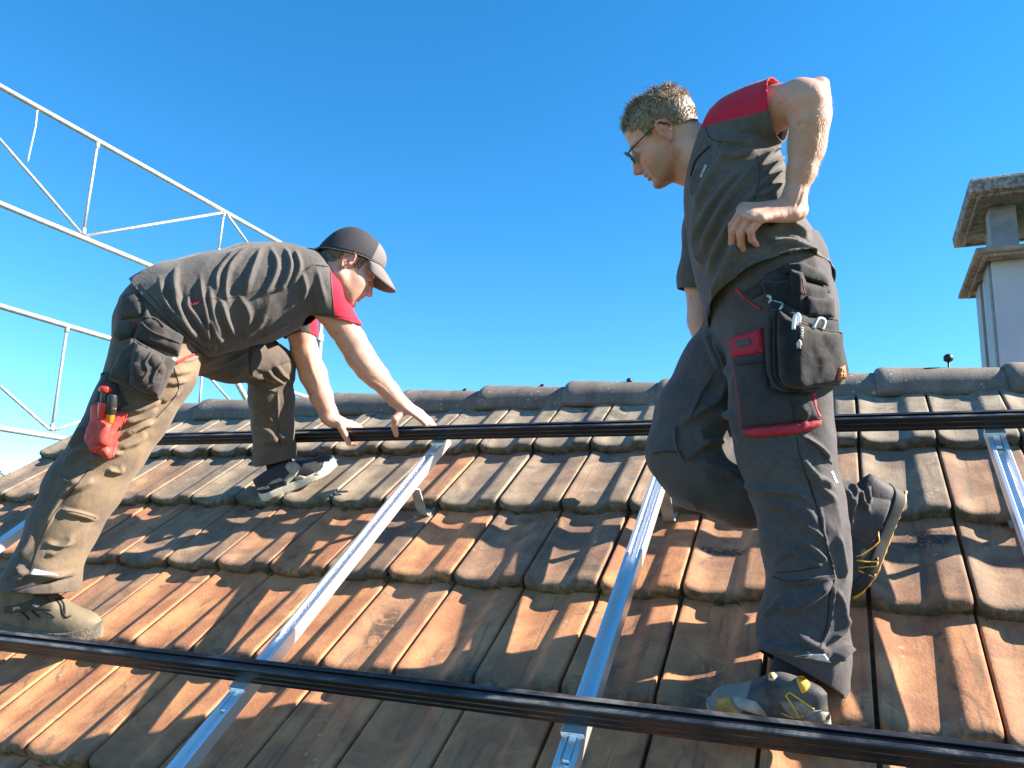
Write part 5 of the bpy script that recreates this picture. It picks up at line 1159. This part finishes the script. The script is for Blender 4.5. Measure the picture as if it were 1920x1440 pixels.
line('side_stitching', y1((1140, 480), (1300, 475), (1460, 430)), BSL, .0008, M_SEAM, shirt_l)
line('hip_piping', yb((840, 1190), (960, 1130), (1060, 1080), (1110, 1050)), BTL, .0045, M_PIPE, trousers_l)
for q in (y6((170, 640), (215, 500), (290, 330), (400, 190), (500, 60)), y6((345, 290), (440, 305), (540, 335)), y6((60, 745), (200, 712), (410, 660)), y1((1410, 770), (1408, 900)), y1((1560, 990), (1565, 1220), (1580, 1320)), y1((980, 870), (1000, 1000), (880, 1150))): line('seam', q, BTL, .0016, M_SEAM, trousers_l)
patch('reflective_strip', y6((185, 620), (205, 622), (300, 645), (330, 655), (165, 655)), BTL, M_REFL, trousers_l, .002, 0, 3, 2); patch('knee_flap', y1((1400, 760), (1480, 720), (1540, 705), (1610, 760), (1640, 830), (1560, 860), (1480, 900), (1400, 860)), BTL, M_TROU_L, trousers_l, .003, .001, 4, 4)
for o in trousers_l.children:
    if o.name.startswith('knee_flap'): attr(o, 'dust', np.zeros(len(o.data.vertices)))
# -- hair, cap
def reg_l(p):
    x, y, z = p
    if (abs(y) > .066) and (-.036 < x < .012) and z < .022: return -1
    cap_ = np.interp(x, [-.11, -.04, .02, .1], [-.005, .012, .038, .06]); return min(z - np.interp(x, [-.12, -.085, -.05, -.036, -.02, .012, .016, .034, .040, .05], [-.060, -.056, -.040, -.016, .02, .02, -.012, -.010, .05, .2]), cap_ - z)
hair(HL, 3000, reg_l, lambda p, r: .010, M_HAIR_L, man_l, VB, FB, .0010, .3, 5, (-.1, 0, -.5), .25)
arm_hair(VB, FB, [(600, 600), (660, 605), (770, 750), (740, 765), (640, 660)], man_l, M_AHAIR, 3600, 2.7, 3.06, 6); arm_hair(VB, FB, [(545, 640), (590, 640), (640, 780), (600, 790), (560, 700)], man_l, M_AHAIR, 2600, 3.04, 3.3, 7)
def mat_cap():
    t = NT('cap_fabric'); p = t.attr('front'); net = t.n('TexVoronoi', feature='F1'); net.inputs['Scale'].default_value = 330; t.l(t.coord(), net.inputs['Vector'])
    a = t.mix(t.ramp(net.outputs['Distance'], .2, .5), (.006, .006, .010), (.022, .022, .030)); c = t.mix(t.ramp(p, -.001, .001), a, (.135, .12, .12)); t.set(Base_Color=c, Roughness=.85); t.bump(t.noise(300, 2), .001, .5); return t.m
M_CAP = mat_cap(); capL = HL
def cap_mesh(h, parent):
    rows = []; na = 48
    for e in np.linspace(0, 1, 14):
        row = []
        for a in np.linspace(0, 2 * math.pi, na, endpoint=False):
            ca, sa = math.cos(a), math.sin(a); z0 = np.interp(ca, [-1, -.4, .2, 1], [-.024, .0, .026, .050]); th = e * math.pi / 2; z = z0 + (.120 - z0) * math.sin(th); rr = math.cos(th) ** .66
            rx = .109 if ca > 0 else .102; seam = .0012 * math.exp(-((((a / (math.pi / 3)) + .5) % 1 - .5) / .05) ** 2)
            bulge = 1 + .05 * max(0, ca) * math.sin(2 * th); row.append(h.p((rx * ca * bulge + seam * ca) * rr - .006, (.0865 + seam) * sa * rr, z))
        rows.append(row)
    G = np.array(rows); o = MB().grid(G, 0, True).make('cap', M_CAP, parent); L = h.loc(G.reshape(-1, 3)); attr(o, 'front', L[:, 0] - .045 + .10 * (L[:, 2] - .06)); solidify(o, .002)
    B = []
    for r_ in np.linspace(0, 1, 8):
        row = []
        for a in np.linspace(-1.12, 1.12, 25):
            ca, sa = math.cos(a), math.sin(a); x0 = .108 * ca - .006; y0 = .0865 * sa; z0 = np.interp(ca, [-1, -.4, .2, 1], [-.024, .0, .026, .050]); ext = .078 * r_ * (max(0, 1 - (abs(a) / 1.14) ** 3.2)) ** .7
            x = x0 + ext; z = z0 - .30 * ext - 1.6 * (y0 ** 2) * (.4 + r_) - .012 * r_ * r_; row.append(h.p(x, y0 * (1 - .05 * r_), z))
        B.append(row)
    B = np.array(B); b = MB().grid(B).make('visor', M_CAP, o); attr(b, 'front', np.full(B.shape[0] * B.shape[1], .1)); solidify(b, .004)
    line_pts = [h.p(.108 * math.cos(a) - .006 + .001, .087 * math.sin(a), np.interp(math.cos(a), [-1, -.4, .2, 1], [-.024, .0, .026, .050]) + .002) for a in np.linspace(0, 2 * math.pi, 40)]
    MB().tube(line_pts, .0022, 6, caps=False).make('cap_band', M_CAP, o); MB().tube([h.p(-.006, 0, .1195), h.p(-.006, 0, .1245)], [.006, .003], 10).make('cap_button', M_CAP, o)
cap_mesh(HL, man_l); eyes(HL, man_l, (.22, 0, -.16))
# -- shoes
M_BOOT_L = mat_shoe('tan_work_shoe', (.085, .068, .044), (.14, .11, .072), (.21, .165, .105), .6); M_SOLE_L = plain('worn_tan_sole', (.15, .13, .10), .9, var=.3, scale=40, bump=.003)
toe = W(186, 1190, 2.445); heel = W(-44, 1158, 2.50); f = unit(toe - heel); u = unit(np.array([0, 0, 1.]) + .25 * RN - .2 * CF); u = unit(u - f * (u @ f))
sb, ss_, _ = shoe(man_l, heel - u * .028, f, u, np.linalg.norm(toe - heel) * 1.0, .120, M_BOOT_L, M_SOLE_L, ([0, .08, .2, .34, .46, .56, .66, .76, .86, .94, .98, 1], [.10, .15, .172, .176, .160, .122, .088, .066, .053, .040, .024, .004]), .040)
B3 = bvh_of(sb, ss_); yz = lambda *p: [(x / 8.473, 1060 + y / 8.47) for x, y in p]
patch('side_overlay', yz((60, 660), (220, 640), (400, 590), (540, 520), (560, 470), (740, 480), (860, 640), (820, 720), (640, 720), (430, 735), (200, 760), (70, 760)), B3, plain('overlay_brown', (.06, .05, .036), .8, var=.2), sb, .003, .001, 3, 3)
for q in (yz((350, 740), (420, 800), (470, 870)), yz((510, 720), (570, 770), (630, 820)), yz((690, 730), (790, 770), (870, 830)), yz((880, 530), (960, 640), (1000, 760), (1060, 830), (1130, 800)), yz((940, 520), (1010, 620), (1030, 740), (1020, 800))): line('lace', q, B3, .0030, M_SEAM, sb)
lettering('shoe_print', 'pro', yz((215, 705))[0], (1, -.16), 9, bvh_of(sb, *sb.children), M_WHITE, sb); patch('shoe_mark', yz((510, 625), (620, 635), (625, 655), (575, 668), (540, 645)), bvh_of(sb, *sb.children), M_WHITE, sb, .001, 0, 2, 2)
toe = hit_roof(619, 872, .075); heel = hit_roof(496, 925, .055); f = unit(toe - heel); u = unit(RN * .7 + np.array([0, 0, 1.]) * .5 - CR * .15); u = unit(u - f * (u @ f))
M_SNK = mat_shoe('dark_sneaker', (.016, .016, .024), (.030, .030, .040), (.06, .055, .055), .3); M_WS = plain('off_white_sole', (.62, .57, .46), .85, var=.15, scale=50, bump=.001)
sk, sks, _ = shoe(man_l, heel - u * .030 - f * .02, f, u, np.linalg.norm(toe - heel) * 1.16, .115, M_SNK, M_WS, [0, .06, .15, .3, .38, .47, .58, .7, .82, .92, .97, 1] and ([0, .06, .15, .3, .38, .47, .58, .7, .82, .92, .97, 1], [.062, .074, .080, .088, .092, .084, .068, .055, .048, .040, .024, .004]), .036)
B4 = bvh_of(sk, sks); zs = lambda *p: [(440 + x / 8.727, 820 + y / 8.727) for x, y in p]; M_SUEDE = plain('grey_suede', (.33, .30, .24), .9, var=.2, scale=60)
patch('side_panel', zs((820, 480), (880, 400), (1000, 400), (1085, 480), (1000, 640), (850, 780), (800, 700), (900, 590)), B4, M_SUEDE, sk, .003, .001, 2.5, 3); patch('heel_stripe', zs((545, 775), (600, 720), (740, 660), (800, 700), (700, 740)), B4, M_SUEDE, sk, .002, 0, 2.5, 2); patch('stripe', zs((1000, 650), (1060, 620), (1160, 645), (1110, 690), (980, 690)), B4, M_SUEDE, sk, .002, 0, 2.5, 2); patch('toe_panel', zs((1300, 620), (1420, 500), (1460, 390), (1530, 380), (1500, 480), (1380, 620)), B4, M_WS, sk, .002, 0, 2.5, 2)
lettering('heel_print', 'eebok', zs((372, 866))[0], (1, -.16), 9.6, B4, M_WHITE, sk)
for pth, r in (([(521, 850, 3.18), (526, 885, 3.18), (530, 905, 3.18)], .052), ([(64, 1085, 2.49), (60, 1105, 2.49), (58, 1118, 2.49)], .045)): MB().tube([W(*p) for p in pth], r, 16).make('sock', M_SOCK, man_l)
# ================================================================== POUCHES AND TOOLS
def gear(name, at, label, cat): return thing(name, at, label, cat)
# ---- black pouch on the standing man's hip
zp = lambda *p: [(1400 + x / 6.545, 540 + y / 6.545) for x, y in p]
zt = lambda *p: [(1370 + x / 8.727, 470 + y / 8.727) for x, y in p]
BT2 = bvh_of(trousers_r, shirt_r)
pouch = gear('tool_pouch', W(1500, 640, 1.76), 'worn black tool pouch on the standing man\'s belt, with a small red patch', 'tool pouch')
def D_R(off): return lambda u, v: lerp(1.765, 1.745, np.clip((v - 500) / 230, 0, 1)) - off + .00055 * abs(u - 1500)
patch('belt', zt((520, 345), (700, 290), (940, 215), (1190, 190), (1400, 290), (1560, 410), (1610, 500), (1600, 590), (1400, 520), (1240, 470), (980, 385), (700, 440), (540, 500)), BT, M_POUCH, pouch, .008, .002, 4, 4, D=D_R(-.012))
patch('upper_pocket', zt((480, 520), (560, 480), (760, 500), (960, 470), (980, 300), (1180, 360), (1240, 520), (1400, 560), (1580, 620), (1600, 760), (1690, 800), (1710, 1100), (1250, 1060), (860, 900), (650, 830), (560, 700)), BT, M_POUCH, pouch, .022, .012, 4, 8, D=D_R(.0), back=.02, noise_a=.002)
patch('flap_pocket', zt((990, 320), (1170, 370), (1200, 560), (1210, 720), (980, 745), (985, 500)), BT, M_POUCH, pouch, .009, .004, 3, 3, D=D_R(.026))
patch('side_pocket', zt((1230, 720), (1420, 770), (1690, 805), (1705, 1100), (1440, 1090), (1270, 1060)), BT, M_POUCH, pouch, .012, .008, 3, 4, D=D_R(.026), noise_a=.002)
patch('bag', zp((290, 150), (430, 175), (560, 250), (720, 325), (1120, 400), (1135, 540), (1180, 545), (1180, 700), (1250, 1000), (1240, 1100), (1160, 1190), (900, 1245), (700, 1272), (480, 1275), (390, 1245), (300, 1170), (250, 1030), (237, 900), (232, 500), (240, 250)), BT, M_POUCH, pouch, .045, .014, 5, 14, D=D_R(-.004), back=.03, noise_a=.003, rim=.5)
patch('front_panel', zp((385, 260), (560, 385), (720, 450), (930, 512), (1172, 550), (1180, 700), (1240, 1000), (1230, 1090), (1150, 1160), (900, 1215), (700, 1238), (520, 1225), (440, 1180), (400, 1080), (380, 800), (375, 500)), BT, M_POUCH, pouch, .016, .012, 5, 9, D=D_R(.046), noise_a=.004)
BPO = bvh_of(*pouch.children)
for q in (zp((300, 330), (290, 600), (300, 1000), (350, 1150), (470, 1245), (700, 1262)), zp((350, 300), (345, 600), (350, 1000), (400, 1140), (500, 1222), (720, 1240), (900, 1222))): line('zip', q, BPO, .0030, M_SEAM, pouch)
line('pocket_edge', zp((440, 200), (720, 325), (1120, 402)), BPO, .0022, M_POUCH_L, pouch); line('panel_edge', zp((560, 388), (720, 452), (930, 514), (1168, 550)), BPO, .0022, M_POUCH_L, pouch)
patch('zip_pull', zp((300, 260), (390, 265), (375, 395), (310, 400)), BPO, M_POUCH, pouch, .006, .002, 3, 3)
M_PRINT = plain('grey_print', (.42, .42, .38), .7); lettering('pouch_print', 'moti', zp((692, 618))[0], (.04, -1), 11, BPO, M_PRINT, pouch, shear=.2)
patch('bird_emblem', zp((605, 690), (625, 650), (650, 630), (672, 655), (680, 690), (665, 715), (668, 745), (655, 750), (645, 720), (630, 740), (615, 745), (620, 715)), BPO, M_PRINT, pouch, .0012, 0, 2, 1.5)
patch('red_patch', zp((1130, 978), (1205, 948), (1226, 1108), (1108, 1136)), BPO, plain('red_leather_patch', (.40, .085, .05), .7), pouch, .003, .001, 3, 3)
B_rp = bvh_of(*pouch.children); M_EMB = plain('yellow_emblem', (.60, .38, .08), .6)
line('emblem', zp((1150, 1105), (1165, 1070), (1152, 1040), (1172, 1015), (1172, 985)), B_rp, .0016, M_EMB, pouch); line('emblem', zp((1190, 1100), (1192, 1060), (1190, 1020), (1200, 1000)), B_rp, .0016, M_EMB, pouch); line('emblem', zp((1150, 1062), (1172, 1050), (1194, 1056)), B_rp, .0016, M_EMB, pouch)
line('metal_clip', zp((245, 100), (280, 95), (300, 130), (285, 180), (255, 165)), BPO, .0035, M_GALV, pouch); line('metal_clip', zp((310, 155), (400, 170), (435, 185), (430, 225), (400, 270)), BPO, .0028, M_GALV, pouch)
line('piping', zt((1165, 440), (1180, 560), (1215, 715)), BPO, .0016, M_PIPE, pouch)
# things carried in it
M_PEN = plain('white_plastic', (.72, .74, .76), .3, var=.03)
def on_D(pts, dfun): return [W(u, v, dfun(u, v)) for u, v in pts]
m = MB(); m.tube(on_D(spline(zp((618, 470), (612, 400), (606, 345), (622, 322), (640, 335), (645, 385), (640, 432)), 16), D_R(.062)), .0042, 8); pen = tag(m.make('marker_pen', M_PEN, origin=W(1493, 600, 1.70)), 'white clipped marker pen standing in the standing man\'s black tool pouch', 'pen')
MB().tube(on_D(spline(zp((575, 508), (580, 430), (590, 360), (604, 335)), 10), D_R(.078)), .0040, 8).make('clip', M_PEN, pen)
m = MB(); m.tube(on_D(spline(zp((815, 500), (845, 430), (880, 378), (925, 378), (955, 410), (945, 470), (920, 515)), 20), D_R(.060)), .0040, 8); sc = tag(m.make('scissors', M_GALV, origin=W(1535, 605, 1.70)), 'shiny metal loop handle sticking out of the standing man\'s black tool pouch', 'scissors')
# ---- grey pouch on the bending man's hip
BTL2 = bvh_of(trousers_l); pl = gear('tool_pouch', W(280, 680, 2.52), 'grey-brown baggy tool pouch hanging below the bending man\'s shirt hem', 'tool pouch')
patch('hanger', yb((430, 640), (500, 510), (560, 640), (620, 650), (760, 740), (960, 870), (920, 940), (880, 1100), (620, 1000), (340, 900)), BTL2, M_POUCH_L, pl, .022, .012, 4, 8, back=.01, noise_a=.004)
patch('bag', [(252, 636), (277, 650), (312, 668), (333, 672), (318, 706), (305, 737), (298, 750), (277, 747), (245, 729), (209, 714), (212, 700), (228, 668)], BTL2, M_POUCH_L, pl, .040, .022, 4, 12, back=.01, noise_a=.007, smooth_poly=False)
BPL = bvh_of(*pl.children)
patch('front_pocket', [(252, 640), (277, 655), (300, 668), (312, 690), (305, 715), (296, 742), (272, 738), (243, 720), (244, 690)], BPL, M_POUCH_L, pl, .014, .016, 3, 6, noise_a=.006); BPL = bvh_of(*pl.children)
line('pocket_edge', yb((430, 690), (540, 790), (700, 860), (900, 940)), BPL, .0045, M_POUCH_L, pl); line('pocket_edge', yb((340, 900), (420, 960), (510, 1000)), BPL, .0035, M_POUCH_L, pl); line('pocket_edge', yb((700, 1130), (600, 1300), (560, 1420)), BPL, .004, M_POUCH_L, pl); line('pocket_edge', yb((560, 1040), (480, 1180), (500, 1290), (430, 1400)), BPL, .004, M_POUCH_L, pl); line('pocket_edge', yb((420, 650), (500, 620), (620, 660), (700, 740)), BPL, .0045, M_POUCH_L, pl)
patch('white_badge', yb((795, 1125), (825, 1100), (860, 1130), (845, 1160)), BPL, M_WHITE, pl, .002, 0, 2, 1)
patch('back_pocket', yb((200, 350), (390, 330), (470, 480), (440, 620), (170, 655), (165, 560)), BTL2, M_POUCH_L, trousers_l, .010, .006, 4, 5, noise_a=.003); patch('back_pocket', yb((150, 665), (300, 680), (370, 720), (330, 860), (170, 910), (95, 870)), BTL2, M_POUCH_L, trousers_l, .010, .008, 4, 5, noise_a=.003); patch('pocket_tag', yb((310, 685), (350, 680), (372, 750), (345, 760)), bvh_of(trousers_l, *trousers_l.children), M_REDC, trousers_l, .003, 0, 2, 1)
patch('belt', yb((360, 200), (440, 160), (600, 200), (560, 380), (500, 420), (400, 320)), BTL2, M_POUCH, trousers_l, .006, .002, 4, 4)
# ---- red holster on the bending man's thigh
zr = lambda *p: [(150 + x / 7.2, 680 + y / 7.2) for x, y in p]
ho = gear('tool_holster', W(200, 800, 2.50), 'red tool holster strapped to the bending man\'s rear thigh, holding two tools', 'tool holster')
patch('strap', zr((300, 140), (340, 125), (440, 130), (560, 420), (650, 560), (520, 640), (300, 620), (200, 560), (260, 330)), BTL2, M_POUCH_L, ho, .010, .004, 4, 5, back=.01)
M_HOL = plain('red_holster', (.46, .045, .035), .6, var=.2, scale=40, bump=.002, bscale=60)
patch('sheath', zr((195, 570), (300, 530), (470, 640), (640, 665), (600, 790), (530, 950), (480, 1120), (440, 1285), (400, 1292), (170, 1220), (90, 1100), (110, 950), (180, 800)), BTL2, M_HOL, ho, .028, .012, 4, 8, back=.01, rim=.4)
BH = bvh_of(*ho.children)
patch('inner_sleeve', zr((250, 760), (430, 830), (400, 1000), (370, 1130), (215, 1120), (235, 950)), BH, M_HOL, ho, .008, .006, 4, 6); line('rivet', zr((520, 885), (526, 892), (530, 888)), BH, .006, M_SEAM, ho, step=1); line('binding', zr((630, 670), (560, 900), (470, 1140), (435, 1280)), BH, .004, M_HOL, ho)
M_RP = plain('red_plastic', (.62, .03, .02), .35, var=.05); M_OR = plain('orange_plastic', (.75, .20, .015), .35, var=.05); M_BP = plain('black_plastic', (.02, .02, .024), .4)
def tool(name, label, cat, parts, D):
    o = None
    for nm, pts, r, mat in parts:
        m = MB(); m.tube([W(u, v, D) for u, v in zr(*pts)], r, 10); x = m.make(nm if o is not None else name, mat, o, origin=W(*zr(pts[0])[0], D)); bevel(x, .001)
        if o is None: o = tag(x, label, cat)
    return o
Dh = np.median([depth(cast(BH, *zr(p)[0])[0]) for p in ((300, 700), (420, 800)) if cast(BH, *zr(p)[0])[0] is not None])
tool('screwdriver', 'screwdriver with a red cap and red clip in the red thigh holster', 'screwdriver', [('handle', [(325, 640), (330, 500), (340, 390)], [.012, .0115, .0115], M_BP), ('cap', [(338, 398), (342, 370), (345, 330), (346, 315)], [.0165, .0185, .0175, .012], M_RP), ('clip', [(300, 755), (312, 650), (325, 540)], [.0115, .015, .0165], M_RP)], Dh - .022)
tool('knife', 'black and orange cutter knife beside the red-capped screwdriver', 'knife', [('handle', [(415, 700), (428, 560), (440, 440), (442, 425)], [.014, .0155, .0155, .012], M_BP), ('clip', [(398, 810), (415, 700), (432, 600)], [.010, .0125, .0135], M_OR)], Dh - .024)
